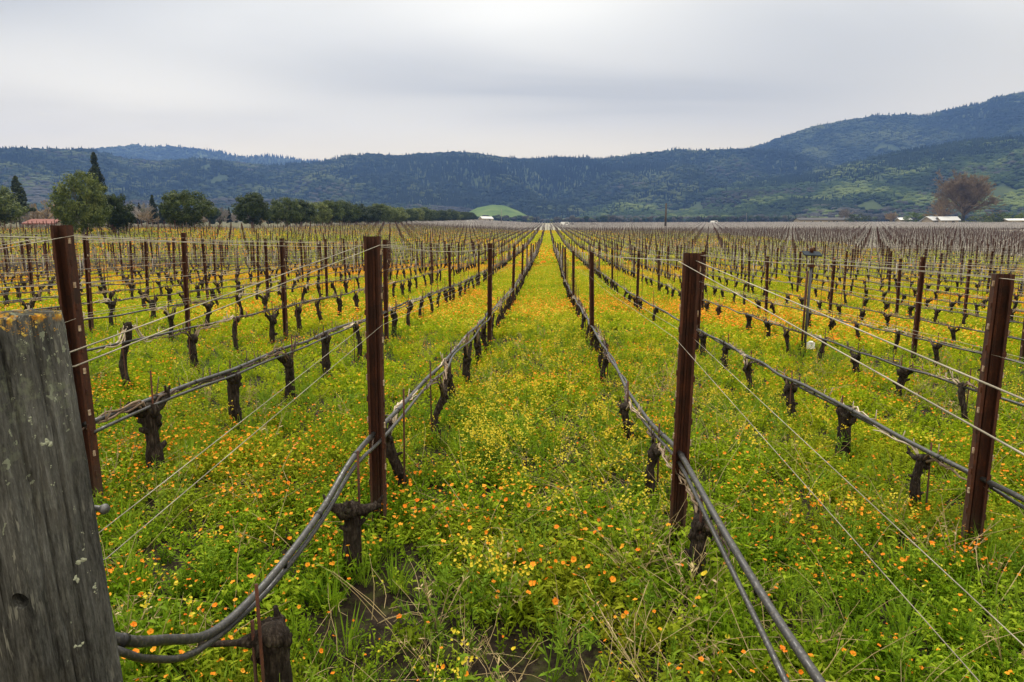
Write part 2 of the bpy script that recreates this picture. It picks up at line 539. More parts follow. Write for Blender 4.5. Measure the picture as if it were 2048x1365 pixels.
def f_wood(t):
    p = obj_co(t)
    grain = t.noise(t.scalev(p, (1, 1, 0.09)), 80, 7, 0.75, 0.5)
    broad = t.noise(t.scalev(p, (1, 1, 0.22)), 9, 4, 0.55)
    fine = t.noise(t.scalev(p, (1, 1, 0.22)), 230, 4, 0.8)
    c = t.ramp(t.math('ADD', t.math('ADD', t.math('MULTIPLY', grain, 0.4), t.math('MULTIPLY', broad, 0.35)), t.math('MULTIPLY', fine, 0.25)),
               [(0.37, (0.007, 0.007, 0.0065)), (0.45, (0.042, 0.042, 0.039)), (0.54, (0.108, 0.108, 0.10)), (0.65, (0.25, 0.25, 0.235))])
    # pale raised slivers and black drying checks along the grain
    sl = t.mapr(t.noise(t.scalev(p, (1, 1, 0.14)), 105, 3, 0.6), 0.58, 0.64)
    c = t.mix(t.math('MULTIPLY', sl, t.mapr(t.noise(p, 5, 2), 0.42, 0.6, 0.1, 0.8)), c, (0.30, 0.295, 0.25))
    ck = t.mapr(t.noise(t.scalev(p, (1, 1, 0.02)), 34, 2, 0.5, 0.3), 0.36, 0.33)
    c = t.mix(t.math('MULTIPLY', ck, 0.85), c, (0.008, 0.008, 0.007))
    c = t.mix(t.math('MULTIPLY', t.mapr(t.noise(p, 7, 3), 0.5, 0.68), 0.3), c, (0.075, 0.066, 0.05))
    # pale grey-green lichen, thickest near the top of the post
    s = t.n('ShaderNodeSeparateXYZ', ins={0: p})
    vo = t.n('ShaderNodeTexVoronoi', ins={'Scale': 42, 'Randomness': 1.0})
    wob = t.n('ShaderNodeTexNoise', ins={'Scale': 38.0, 'Detail': 3.0})
    t.set(wob.inputs['Vector'], p)
    av = t.n('ShaderNodeVectorMath', operation='MULTIPLY_ADD')
    t.set(av.inputs[0], wob.outputs['Color']); av.inputs[1].default_value = (0.05, 0.05, 0.08); t.set(av.inputs[2], t.scalev(p, (1, 1, 0.6)))
    t.set(vo.inputs['Vector'], av.outputs[0])
    top = t.mapr(s.outputs[2], 1.0, 1.53, 0.0, 1.0)
    thr = t.math('ADD', t.math('MULTIPLY', top, 0.16), t.math('MULTIPLY', t.mapr(t.noise(p, 10, 3), 0.40, 0.7), 0.22))
    fleck = t.math('LESS_THAN', vo.outputs['Distance'], thr)
    sel = t.math('GREATER_THAN', t.n('ShaderNodeSeparateColor', ins={0: vo.outputs['Color']}).outputs[0], 0.52)
    c = t.mix(t.math('MULTIPLY', t.math('MULTIPLY', fleck, sel), 0.75), c, (0.30, 0.33, 0.24))
    c = t.mix(t.math('MULTIPLY', t.mapr(t.noise(p, 24, 5, 0.7), 0.54, 0.66), t.math('MULTIPLY', top, 0.6)), c, (0.20, 0.22, 0.15))
    # orange lichen on the top face
    ol = t.math('MULTIPLY', t.mapr(t.noise(p, 34, 5, 0.75), 0.50, 0.60), t.mapr(s.outputs[2], 1.514, 1.530))
    c = t.mix(ol, c, t.ramp(t.noise(p, 60, 3), [(0.4, (0.50, 0.22, 0.02)), (0.6, (0.58, 0.40, 0.06))]))
    return princ(t, c, 0.92, bump=t.math('ADD', grain, t.math('MULTIPLY', broad, 0.5)), bs=0.9, bd=0.012, spec=0.15)


M_wood = mat('weathered post wood', f_wood)
M_dark = mat('dark hollow', lambda t: princ(t, (0.01, 0.009, 0.008), 0.95))


def foliage(name, stops, scale=1.2, trans=0.2):
    def fn(t):
        p = geo_pos(t)
        f = t.math('ADD', t.math('MULTIPLY', t.noise(p, scale, 4, 0.65), 0.75), t.math('MULTIPLY', rnd(t), 0.25))
        c = t.ramp(f, stops)
        d = t.n('ShaderNodeBsdfPrincipled', ins={'Base Color': c, 'Roughness': 0.65, 'Specular IOR Level': 0.2})
        tr = t.n('ShaderNodeBsdfTranslucent', ins={'Color': c})
        return t.n('ShaderNodeMixShader', ins={0: trans, 1: d.outputs[0], 2: tr.outputs[0]}).outputs[0]
    return mat(name, fn)


M_olive = foliage('olive foliage', [(0.36, (0.015, 0.027, 0.007)), (0.53, (0.055, 0.080, 0.019)), (0.70, (0.19, 0.22, 0.062))], 1.1)
M_conif = foliage('conifer foliage', [(0.35, (0.012, 0.022, 0.012)), (0.65, (0.045, 0.062, 0.025))], 1.0)
M_green = foliage('broadleaf foliage', [(0.35, (0.03, 0.06, 0.01)), (0.65, (0.12, 0.17, 0.03))], 1.0)
M_twig = foliage('bare twigs', [(0.3, (0.12, 0.085, 0.052)), (0.5, (0.225, 0.16, 0.09)), (0.7, (0.32, 0.235, 0.125))], 0.25, 0.0)
M_greytwig = foliage('grey twigs', [(0.35, (0.14, 0.12, 0.105)), (0.65, (0.27, 0.24, 0.215))], 0.4, 0.0)
M_paletwig = foliage('pale weathered canes', [(0.35, (0.26, 0.24, 0.23)), (0.65, (0.42, 0.39, 0.37))], 0.4, 0.0)
M_segbark = foliage('far vine bark', [(0.35, (0.10, 0.085, 0.08)), (0.65, (0.18, 0.16, 0.15))], 0.4, 0.0)
M_fartwig = foliage('dull canes', [(0.35, (0.075, 0.06, 0.055)), (0.65, (0.16, 0.135, 0.125))], 0.4, 0.0)
M_trunk = mat('tree bark', lambda t: princ(t, t.ramp(t.noise(t.scalev(obj_co(t), (1, 1, 0.3)), 6, 4), [(0.35, (0.03, 0.024, 0.02)), (0.7, (0.10, 0.085, 0.07))]), 0.95))


def f_forest(dark, mid, light, sc, k=0.36):
    dark, mid, light = [tuple(k * q for q in c) for c in (dark, mid, light)]
    def fn(t):
        p = geo_pos(t)
        big = t.noise(p, sc, 4, 0.55)
        f = t.math('ADD', t.math('MULTIPLY', rnd(t), 0.22), t.math('MULTIPLY', t.mapr(big, 0.30, 0.70), 0.78))
        return princ(t, t.ramp(f, [(0.18, dark), (0.52, mid), (0.86, light)]), 0.9, spec=0.05)
    return fn


M_for_c = mat('dark conifer forest', f_forest((0.010, 0.018, 0.010), (0.022, 0.035, 0.015), (0.05, 0.065, 0.025), 0.004))
M_for_b = mat('oak forest', f_forest((0.022, 0.036, 0.012), (0.06, 0.09, 0.026), (0.21, 0.25, 0.075), 0.0055))
M_for_f = mat('foothill oak', f_forest((0.022, 0.036, 0.010), (0.06, 0.095, 0.024), (0.21, 0.26, 0.07), 0.0075, 0.55))
M_for_fc = mat('foothill conifer', f_forest((0.010, 0.018, 0.009), (0.022, 0.038, 0.014), (0.05, 0.07, 0.024), 0.006, 0.5))
M_for_g = mat('grey leafless wood', f_forest((0.06, 0.055, 0.04), (0.11, 0.10, 0.08), (0.17, 0.16, 0.13), 0.006))
M_hill = mat('hill slope', lambda t: princ(t, t.ramp(t.noise(geo_pos(t), 0.005, 5, 0.6), [(0.40, (0.03, 0.045, 0.018)), (0.54, (0.05, 0.065, 0.022)), (0.64, (0.10, 0.12, 0.04)), (0.74, (0.16, 0.15, 0.08))]), 0.95, spec=0.05))
M_knoll = mat('green pasture', lambda t: princ(t, t.ramp(t.noise(geo_pos(t), 0.022, 6, 0.7), [(0.38, (0.045, 0.075, 0.022)), (0.52, (0.075, 0.12, 0.03)), (0.66, (0.12, 0.15, 0.05))]), 0.95, spec=0.05))
M_white = mat('white paint', lambda t: princ(t, t.mix(t.noise(obj_co(t), 3, 3), (0.62, 0.62, 0.60), (0.80, 0.80, 0.79)), 0.6))
M_roofw = mat('pale metal roof', lambda t: princ(t, t.mix(t.noise(obj_co(t), 2, 3), (0.34, 0.35, 0.36), (0.56, 0.56, 0.56)), 0.6))
M_roofd = mat('dark shingle roof', lambda t: princ(t, t.mix(t.noise(obj_co(t), 4, 3), (0.035, 0.035, 0.04), (0.08, 0.08, 0.085)), 0.9))
M_roofr = mat('red tile roof', lambda t: princ(t, t.mix(t.noise(obj_co(t), 2.5, 4), (0.12, 0.035, 0.027), (0.21, 0.08, 0.06)), 0.8))
M_wallt = mat('tan wall', lambda t: princ(t, t.mix(t.noise(obj_co(t), 3, 3), (0.30, 0.25, 0.18), (0.42, 0.36, 0.27)), 0.85))
M_pane = mat('window glass', lambda t: princ(t, (0.02, 0.025, 0.03), 0.12, spec=0.6))
M_polew = mat('weathered pole', lambda t: princ(t, t.mix(t.noise(obj_co(t), 5, 3), (0.04, 0.032, 0.026), (0.075, 0.06, 0.05)), 0.9))
M_carw = mat('white car paint', lambda t: princ(t, (0.75, 0.75, 0.74), 0.3, spec=0.5))
M_card = mat('dark car paint', lambda t: princ(t, (0.025, 0.025, 0.03), 0.3, spec=0.5))
M_rubber = mat('tyre rubber', lambda t: princ(t, (0.015, 0.015, 0.015), 0.9))
M_darkpole = mat('dull dark steel', lambda t: princ(t, t.mix(t.noise(obj_co(t), 14, 3), (0.025, 0.025, 0.028), (0.08, 0.08, 0.085)), 0.45, 0.4))
M_panel = mat('sensor panel', lambda t: princ(t, t.mix(t.noise(obj_co(t), 30, 2), (0.022, 0.03, 0.042), (0.045, 0.055, 0.07)), 0.85, spec=0.05))
M_plastic = mat('white plastic', lambda t: princ(t, t.mix(t.noise(obj_co(t), 25, 2), (0.66, 0.66, 0.64), (0.80, 0.80, 0.79)), 0.5))


# ---------------------------------------------------------------- ground
def axis(dense, step, far, grow):
    a = list(np.arange(0, dense, step)); s = step
    while a[-1] < far:
        s *= grow; a.append(a[-1] + s)
    return np.array(a)


ax = axis(9, 0.12, 14000, 1.11)
xs = np.concatenate([-ax[:0:-1], ax])
ay = axis(15, 0.12, 14000, 1.07)
ays = axis(2, 0.25, 300, 1.25)
ys = np.concatenate([-ays[:0:-1], ay])
X, Y = np.meshgrid(xs, ys)
Z = ground(X, Y) + (vnoise(X * 3.1, Y * 3.1, 5, 3) - 0.5) * 0.05 * (1 - sstep(20, 60, Y))
V = np.stack([X, Y, Z], -1).reshape(-1, 3)
go_ = link(bpy.data.objects.new('ground', big_mesh('ground', V, grid_quads(len(ys), len(xs)), M_soil)))
tag(go_, 'flat valley field floor of dark soil under the flowering cover', 'ground', kind='structure')


# ---------------------------------------------------------------- hills (real distances, heights follow the skyline)
def make_hill(name, crest, d_foot, d_crest, material, seed, gully=0.10, step=10, label='', foot_drop=0.0, power=1.0, rows=26):
    cx = np.array([c[0] for c in crest], float); cy = np.array([c[1] for c in crest], float)
    px = np.arange(cx[0], cx[-1] + 1, step)
    py = np.interp(px, cx, cy)
    ts = np.linspace(0, 1.5, rows)
    V = np.zeros((len(ts), len(px), 3))
    for j, (a, b) in enumerate(zip(px, py)):
        r = ray(a, b); h = math.hypot(r.x, r.y)
        dc = d_crest * (1 + 0.10 * (vnoise(a / 260.0, 0.5, seed, 2) - 0.5))
        top = Vector((0, 0, EYE)) + r * (dc / h)
        ux, uy = r.x / h, r.y / h
        for i, tt in enumerate(ts):
            d = d_foot + (dc - d_foot) * tt
            x, y = ux * d, uy * d
            z0 = float(ground(0, 3000)) - foot_drop
            if tt <= 1:
                k = tt ** power
                g = math.sin(math.pi * min(tt, 1)) * gully
                nz = (vnoise(a / 75.0 + 3 * tt, tt * 2.2, seed + 7, 3) - 0.5) * 2
                k = k + g * nz
                z = z0 + (top.z - z0) * max(k, 0.0)
            else:
                z = z0 + (top.z - z0) * (1 - (tt - 1) * 0.9)
            V[i, j] = (x, y, z)
    q = grid_quads(len(ts), len(px))
    o = link(bpy.data.objects.new(name, big_mesh(name, V.reshape(-1, 3), q, material)))
    tag(o, label, 'hills', kind='structure')
    return V, ts


H_far, _ = make_hill('far_hills', [(-500, 330), (60, 312), (150, 303), (195, 297), (230, 292), (272, 289), (300, 292), (345, 291), (400, 296), (440, 303), (470, 311), (500, 313), (530, 309), (580, 314), (620, 319), (660, 322), (720, 335), (1000, 350), (1300, 360)],
                     2900, 3750, M_hill, 3, label='distant blue ridge behind the wooded hills on the left')
H_mt, _ = make_hill('mountain', [(1100, 340), (1300, 322), (1450, 305), (1500, 298), (1540, 284), (1600, 263), (1650, 251), (1700, 239), (1760, 231), (1820, 229), (1850, 231), (1880, 223), (1920, 216), (1960, 209), (2000, 194), (2030, 188), (2060, 189), (2150, 205), (2300, 190), (2600, 240)],
                    2000, 2700, M_hill, 11, gully=0.2, label='high blue wooded mountain rising on the right')
H_main, _ = make_hill('hills', [(-500, 310), (-100, 305), (0, 303), (60, 304), (160, 304), (215, 312), (250, 320), (300, 326), (380, 322), (450, 326), (550, 334), (620, 330), (680, 317), (730, 311), (800, 316), (850, 312), (900, 309), (950, 310), (985, 317), (1040, 321), (1100, 318), (1200, 320), (1260, 313), (1300, 308), (1350, 301), (1400, 303), (1500, 300), (1560, 305), (1640, 325), (1760, 350), (2000, 380)],
                      1400, 2200, M_hill, 21, gully=0.22, label='long dark wooded ridge across the valley')
H_foot, _ = make_hill('foothills', [(1090, 447), (1130, 438), (1180, 418), (1230, 403), (1300, 392), (1380, 386), (1450, 372), (1530, 362), (1600, 356), (1650, 345), (1700, 330), (1760, 315), (1820, 303), (1900, 290), (1980, 281), (2048, 272), (2150, 262), (2400, 270)],
                      1150, 1750, M_hill, 31, gully=0.17, label='green wooded foothill in front of the mountain on the right')
H_kn, _ = make_hill('green_hill', [(870, 447), (905, 437), (930, 428), (955, 415), (985, 409), (1010, 411), (1035, 421), (1060, 434), (1085, 447)],
                    950, 1150, M_knoll, 41, gully=0.02, step=5, label='small bright green grassy knoll in the middle of the valley edge', rows=18)
H_low, _ = make_hill('low_hills', [(-500, 420), (-100, 415), (120, 412), (300, 405), (450, 402), (620, 408), (760, 414), (860, 416), (960, 425), (1050, 440), (1100, 447)],
                     1200, 1500, M_hill, 51, gully=0.08, label='low wooded rise at the foot of the ridge on the left')


# ---------------------------------------------------------------- forests on the hills (far-off woods: stuff)
def tree_round(seed, n=4):
    rng = random.Random(seed); mb = MB()
    for i in range(n):
        a = rng.uniform(0, 6.28); r = rng.uniform(0, 0.32)
        s = rng.uniform(0.26, 0.42)
        mb.blob((r * math.cos(a), r * math.sin(a), rng.uniform(0.42, 0.72)), (s, s, s * rng.uniform(0.6, 0.85)), rng, 0, 0.28, 7, 5)
    mb.blob((0, 0, 0.25), (0.22, 0.22, 0.3), rng, 0, 0.2, 5, 4)
    return mb


def tree_cone(seed):
    rng = random.Random(seed); mb = MB()
    for i in range(4):
        z0 = 0.08 + 0.22 * i; rr = 0.24 * (1 - i * 0.2); n = 7
        vs = [(rr * rng.uniform(0.7, 1.2) * math.cos(6.283 * k / n), rr * rng.uniform(0.7, 1.2) * math.sin(6.283 * k / n), z0 + rng.uniform(-0.05, 0.05)) for k in range(n)]
        vs.append((rng.uniform(-.02, .02), rng.uniform(-.02, .02), z0 + 0.34))
        mb.add(vs, [(k, (k + 1) % n, n) for k in range(n)], 0, False)
    return mb


def twig_crown(seed, top, spread, material, n_limb=9, depth=4, r0=0.5, name='crown'):
    """leafless crown: forking branches down to twigs"""
    rng = random.Random(seed); mb = MB()
    def grow(p, d, L, r, lev):
        m = p + d * L * 0.5 + Vector((rng.uniform(-1, 1), rng.uniform(-1, 1), rng.uniform(-.5, 1))) * L * 0.07
        e = p + d * L
        mb.tube([p, m, e], [r, r * 0.8, r * 0.6], 5 if lev < 2 else 3, 0, False)
        if lev >= depth: return
        for q in range(3 if lev < depth - 1 else 5):
            nd = (d + Vector((rng.gauss(0, .5), rng.gauss(0, .5), rng.gauss(0.10, .38)))).normalized()
            grow(p.lerp(e, rng.uniform(0.45, 1.0)), nd, L * rng.uniform(0.55, 0.8), max(r * 0.52, top * 0.0028), lev + 1)
    for q in range(n_limb):
        a = 6.283 * q / n_limb + rng.uniform(-.4, .4)
        el = rng.uniform(0.2, 1.5)
        d = Vector((math.cos(a) * math.cos(el) * spread, math.sin(a) * math.cos(el) * spread, math.sin(el))).normalized()
        grow(Vector((0, 0, top * rng.uniform(0.14, 0.26))), d, top * 0.30, r0, 0)
    return mb.mesh(name, material)


def forest(name, Vh, t_lo, t_hi, count, seed, size, mix_, label, clear=0.0, ts_n=26, cmax=1.5, hi=0.0):
    """mix_: list of (material, kind, weight)"""
    rs = np.random.RandomState(seed)
    nr, nc, _ = Vh.shape
    tt = rs.uniform(t_lo, t_hi, count) / cmax * (nr - 1); cc = rs.uniform(0, nc - 1.001, count)
    i = np.floor(tt).astype(int).clip(0, nr - 2); j = np.floor(cc).astype(int)
    a = (tt - i)[:, None]; b = (cc - j)[:, None]
    P = Vh[i, j] * (1 - a) * (1 - b) + Vh[i + 1, j] * a * (1 - b) + Vh[i, j + 1] * (1 - a) * b + Vh[i + 1, j + 1] * a * b
    sc = size / 18.0
    cl = vnoise(P[:, 0] / (90 * sc), P[:, 1] / (90 * sc), seed, 3)
    keep = cl > clear
    P = P[keep]; n = len(P); tf = (tt[keep] / (nr - 1) * cmax).clip(0, 1)
    kindn = vnoise(P[:, 0] / (260 * sc), P[:, 1] / (260 * sc), seed + 5, 2) + rs.uniform(-.22, .22, n) - hi * tf
    wts = np.cumsum([m[2] for m in mix_]) / sum(m[2] for m in mix_)
    lo, hi = np.percentile(kindn, [0, 100])
    rank = np.argsort(np.argsort(kindn)) / max(n, 1)
    kid = np.searchsorted(wts, rank).clip(0, len(mix_) - 1)
    protos = []; first = []
    for k, (m, kd, wt) in enumerate(mix_):
        first.append(len(protos))
        for q in range(2):
            mb = tree_cone(seed * 10 + q + k) if kd == 'c' else tree_round(seed * 10 + q + k)
            protos.append(proto('forest_tree', mb.mesh('forest_tree', m)))
    first = np.array(first)
    idx = first[kid] + rs.randint(0, 2, n)
    s = size * (0.5 + 0.75 * rs.uniform(0, 1, n) ** 1.6) * (0.75 + 0.55 * vnoise(P[:, 0] / (55 * sc), P[:, 1] / (55 * sc), seed + 9, 2))
    iscone = np.array([m[1] == 'c' for m in mix_])[kid]
    s3 = np.stack([s * np.where(iscone, 0.9, 1.05), s * np.where(iscone, 0.9, 1.05), s * np.where(iscone, 0.95, 0.75)], 1)
    rot = np.zeros((n, 3)); rot[:, 2] = rs.uniform(0, 6.28, n)
    P[:, 2] -= 0.1 * s
    scatter(name, P, rot, s3, idx, protos, label, 'forest')


forest('far_forest', H_far, 0.15, 1.1, 26000, 1, 18, [(M_for_c, 'c', 0.5), (M_for_b, 'r', 0.5)], 'hazy blue forest covering the most distant ridge')
forest('mountain_forest', H_mt, 0.05, 1.06, 42000, 2, 18, [(M_for_c, 'c', 0.55), (M_for_b, 'r', 0.45)], 'dark forest covering the high mountain on the right', clear=0.25)
forest('ridge_forest', H_main, 0.0, 1.05, 60000, 3, 17, [(M_for_c, 'c', 0.5), (M_for_b, 'r', 0.42), (M_for_g, 'r', 0.08)], 'mixed conifer and oak forest covering the long ridge', clear=0.22)
forest('foothill_forest', H_foot, 0.0, 1.06, 36000, 4, 12, [(M_for_fc, 'c', 0.30), (M_for_f, 'r', 0.60), (M_for_g, 'r', 0.10)], 'green oak wood covering the right foothill with grassy clearings', clear=0.33, hi=0.8)
forest('low_forest', H_low, 0.0, 1.05, 13000, 5, 12, [(M_for_b, 'r', 0.55), (M_for_g, 'r', 0.45)], 'grey and green wood along the foot of the left hills', clear=0.2)
forest('knoll_trees', H_kn, 0.0, 0.10, 160, 6, 9, [(M_for_b, 'r', 0.6), (M_for_g, 'r', 0.4)], 'scattered oaks at the foot of the green knoll', clear=0.5)

# belt of leafless and evergreen trees where the valley floor ends
rs = np.random.RandomState(77)
nb = 5200
bp = rs.uniform(-350, 2450, nb)
bd = rs.uniform(820, 1180, nb)
P = np.array([[at(a, 445, d).x, d, 0] for a, d in zip(bp, bd)])
P[:, 2] = ground(P[:, 0], P[:, 1])
kp = (vnoise(P[:, 0] / 60, P[:, 1] / 120, 9, 2) > 0.36) & ~((bp > 915) & (bp < 1055))
P = P[kp]; nb = len(P)
scatter('valley_trees', P, np.stack([0 * P[:, 0], 0 * P[:, 0], rs.uniform(0, 6, nb)], 1), 7.5 * rs.uniform(0.5, 1.3, nb), rs.randint(0, 5, nb),
        [proto('forest_tree', tree_round(5).mesh('forest_tree', M_for_g)), proto('forest_tree', tree_round(6).mesh('forest_tree', M_for_b)),
         proto('forest_tree', tree_round(8).mesh('forest_tree', M_for_g)), proto('forest_tree', tree_cone(7).mesh('forest_tree', M_for_c)),
         proto('forest_tree', tree_round(9).mesh('forest_tree', M_for_b))],
        'belt of grey leafless and green trees where the fields meet the hills', 'wood')


rs = np.random.RandomState(78)
nb = 1500
bd = rs.uniform(170, 620, nb)
bx = -62 - rs.uniform(0, 1, nb) ** 1.5 * 420
P = np.stack([bx, bd, ground(bx, bd)], 1)
kp = vnoise(P[:, 0] / 45, P[:, 1] / 90, 19, 2) > 0.38
P = P[kp]; nb = len(P)
scatter('background_wood', P, np.stack([0 * P[:, 0], 0 * P[:, 0], rs.uniform(0, 6, nb)], 1), 6.0 * rs.uniform(0.5, 1.25, nb), rs.choice(6, nb, p=[.26, .26, .24, .1, .07, .07]),
        [proto('wood_tree', twig_crown(721 + q, 1.0, 1.0, M_greytwig, 8, 3, 0.03).copy()) for q in range(2)] + [proto('wood_tree', twig_crown(723, 1.0, 1.1, M_twig, 8, 3, 0.03)), proto('wood_tree', tree_round(15).mesh('wood_tree', M_for_b)),
         proto('wood_tree', tree_cone(17).mesh('wood_tree', M_for_c)), proto('wood_tree', tree_round(16).mesh('wood_tree', M_olive))],
        'mass of grey leafless trees behind the line of evergreens on the left', 'wood')


# ---------------------------------------------------------------- vineyard layout
W = 1.745
ROW0 = -0.985                     # first row left of the central aisle
POST_Y0, POST_S = 3.62, 7.25
VINE_Y0, VINE_S = 3.05, 7.25 / 6
ORD = ['zeroth', 'first', 'second', 'third', 'fourth', 'fifth', 'sixth', 'seventh', 'eighth', 'ninth', 'tenth', 'eleventh', 'twelfth', 'thirteenth', 'fourteenth', 'fifteenth', 'sixteenth', 'seventeenth', 'eighteenth', 'nineteenth', 'twentieth']
TENS = {2: 'twenty', 3: 'thirty', 4: 'forty', 5: 'fifty'}


def ordinal(n):
    if n <= 20: return ORD[n]
    if n % 10 == 0: return TENS[n // 10][:-1] + 'ieth'
    return TENS[n // 10] + '-' + ORD[n % 10]


def row_x(k): return ROW0 + W * k          # k = 0 first row left, k = 1 first row right
def row_name(k): return (ordinal(1 - k) + ' row left') if k <= 0 else (ordinal(k) + ' row right')
def row_wobble(k, y): return 0.05 * math.sin(0.13 * y + k * 1.7) * min(1, max(0, (y - 5) / 20))


def top_z(x, y):                            # height of the post tops above datum
    return 1.685 - 0.033 * max(-8, min(8, x)) * (1 - float(sstep(18, 60, y)))


def post_height(x, y):
    f = float(sstep(18, 60, y))
    return (top_z(x, y) - (float(ground(x, y)) if f == 0 else float(ground(x, y)) - float(np.interp(y, _RY, _RZ)))) if y < 40 else 1.5


def in_view(p, m=0):
    a, b = proj(p)
    return -m < a < 2048 + m and b < 1365 + m and p[1] > 0.5


def in_field(x, y):
    if y > 216: return False
    if x < -52 and y > 112: return False
    return True


rows = range(-48, 72)
vines = []; posts = []
for k in rows:
    n = 0
    for j in range(-1, 182):
        y = VINE_Y0 + VINE_S * j; x = row_x(k)
        if not in_field(x, y): break
        if j == -1 and k not in (0, 1): continue
        if not in_view((x, y, float(ground(x, y)) + 0.3), 30): continue
        if hash2(np.array(k + 500), np.array(j + 500), 3) > 0.965 and (k, j) not in [(0, -1), (0, 0), (0, 1), (1, 0), (1, -1), (-1, 1)]: continue
        n += 1
        vines.append((math.hypot(x, y), k, j, x + row_wobble(k, y), y, n))
    n = 0
    for j in range(0, 31):
        y = POST_Y0 + POST_S * j; x = row_x(k)
        if not in_field(x, y): break
        if not in_view((x, y, float(ground(x, y)) + 1.0), 15): continue
        n += 1
        posts.append((math.hypot(x, y), k, j, x + row_wobble(k, y), y, n))
vines.sort(); posts.sort()


# ---------------------------------------------------------------- steel posts
def post_mesh(h, w=0.075, d=0.05, name='steel_post', near=True):
    """rolled channel: a web with two flanges and lips, notched along both edges"""
    mb = MB()
    th = 0.006
    prof = [(-w / 2, 0), (-w / 2, -d), (-w / 2 + 0.014, -d), (-w / 2 + 0.014, -d + th), (-w / 2 + th, -d + th), (-w / 2 + th, -th), (-0.010, -th), (-0.006, -th - 0.008), (0.006, -th - 0.008), (0.010, -th),
            (w / 2 - th, -th), (w / 2 - th, -d + th), (w / 2 - 0.014, -d + th), (w / 2 - 0.014, -d), (w / 2, -d), (w / 2, 0)]
    n = len(prof)
    zs = [-0.5, h * 0.33, h * 0.66, h]
    vs = [(x, y + d / 2, z) for z in zs for x, y in prof]
    fs = []
    for i in range(len(zs) - 1):
        for k in range(n):
            k2 = (k + 1) % n
            fs.append((i * n + k, i * n + k2, (i + 1) * n + k2, (i + 1) * n + k))
    fs.append(tuple((len(zs) - 1) * n + k for k in range(n)))
    mb.add(vs, fs, 0, False)
    if near:                       # bent wire hooks standing off both edges
        z = h - 0.05; i = 0
        while z > 0.2:
            for s in (-1, 1):
                zz_ = z - (0.03 if s > 0 else 0)
                mb.box((s * (w / 2 + 0.003), -d / 2 + 0.012, zz_), (0.008, 0.016, 0.030), 1 if i % 2 == 0 else 0)
            z -= 0.115; i += 1
    return mb.mesh(name, [M_rust, M_rustlight])


PM_tall = post_mesh(1.60, 0.088, 0.06)
PM = post_mesh(1.50, 0.072, 0.045)
PM_far = post_mesh(1.50, 0.075, 0.045, near=False)
post_root = {}
near_posts = {(0, 0): ('thick rusty steel post at the near left end of the central aisle', 1.73),
              (1, 0): ('thick rusty steel post at the near right end of the central aisle', 1.69),
              (2, 0): ('thick rusty steel post at the right edge of the photo', 1.63),
              (-1, 0): ('leaning rusty steel post right behind the wooden end post', 1.74)}
far_posts = []
rng = random.Random(4)
for i, (dist, k, j, x, y, n) in enumerate(posts):
    if (k, j) == (3, 1):
        continue                    # the weather station stands here
    gz = float(ground(x, y))
    ph = post_height(x, y)
    if i < 300:
        big = (k, j) in near_posts
        o = bpy.data.objects.new('steel_post', PM_tall if big else (PM if dist < 40 else PM_far))
        link(o)
        o.location = (x, y, gz)
        hh = near_posts[(k, j)][1] if big else ph + rng.uniform(-0.05, 0.05)
        o.scale = (1, 1, hh / (1.60 if big else 1.5))
        o.rotation_euler = (R(rng.uniform(-1.6, 1.6)), R(rng.uniform(-1.6, 1.6)), R(rng.uniform(-12, 12)))
        if (k, j) == (-1, 0): o.rotation_euler = (R(1.0), R(-0.6), R(4))
        if (k, j) == (0, 0): o.rotation_euler = (R(-1.0), R(0.2), R(6))
        if (k, j) == (1, 0): o.rotation_euler = (R(0.5), R(0.8), R(-8))
        if (k, j) == (2, 0): o.rotation_euler = (R(0.5), R(0.6), R(-14)); o.location.x -= 0.06; o.location.y += 0.06
        if big:
            lab = near_posts[(k, j)][0]
        else:
            lab = f'rusty post {ordinal(n)} from the near end in view, {row_name(k)} of aisle'
        tag(o, lab, 'post', 'rusty steel trellis posts along the vine rows')
    else:
        far_posts.append((x, y, gz, rng.uniform(-0.03, 0.03), rng.uniform(0.93, 1.06), rng.uniform(0, 6)))

A = np.array(far_posts)
nA = len(A)
scatter('far_trellis_posts', A[:, :3], np.stack([A[:, 3], A[:, 3][::-1], A[:, 5]], 1), np.stack([np.full(nA, 1.25), np.full(nA, 1.25), A[:, 4]], 1), np.zeros(nA, int),
        [proto('steel_post', PM_far)], 'far rusty trellis posts reading as one thicket', 'posts')


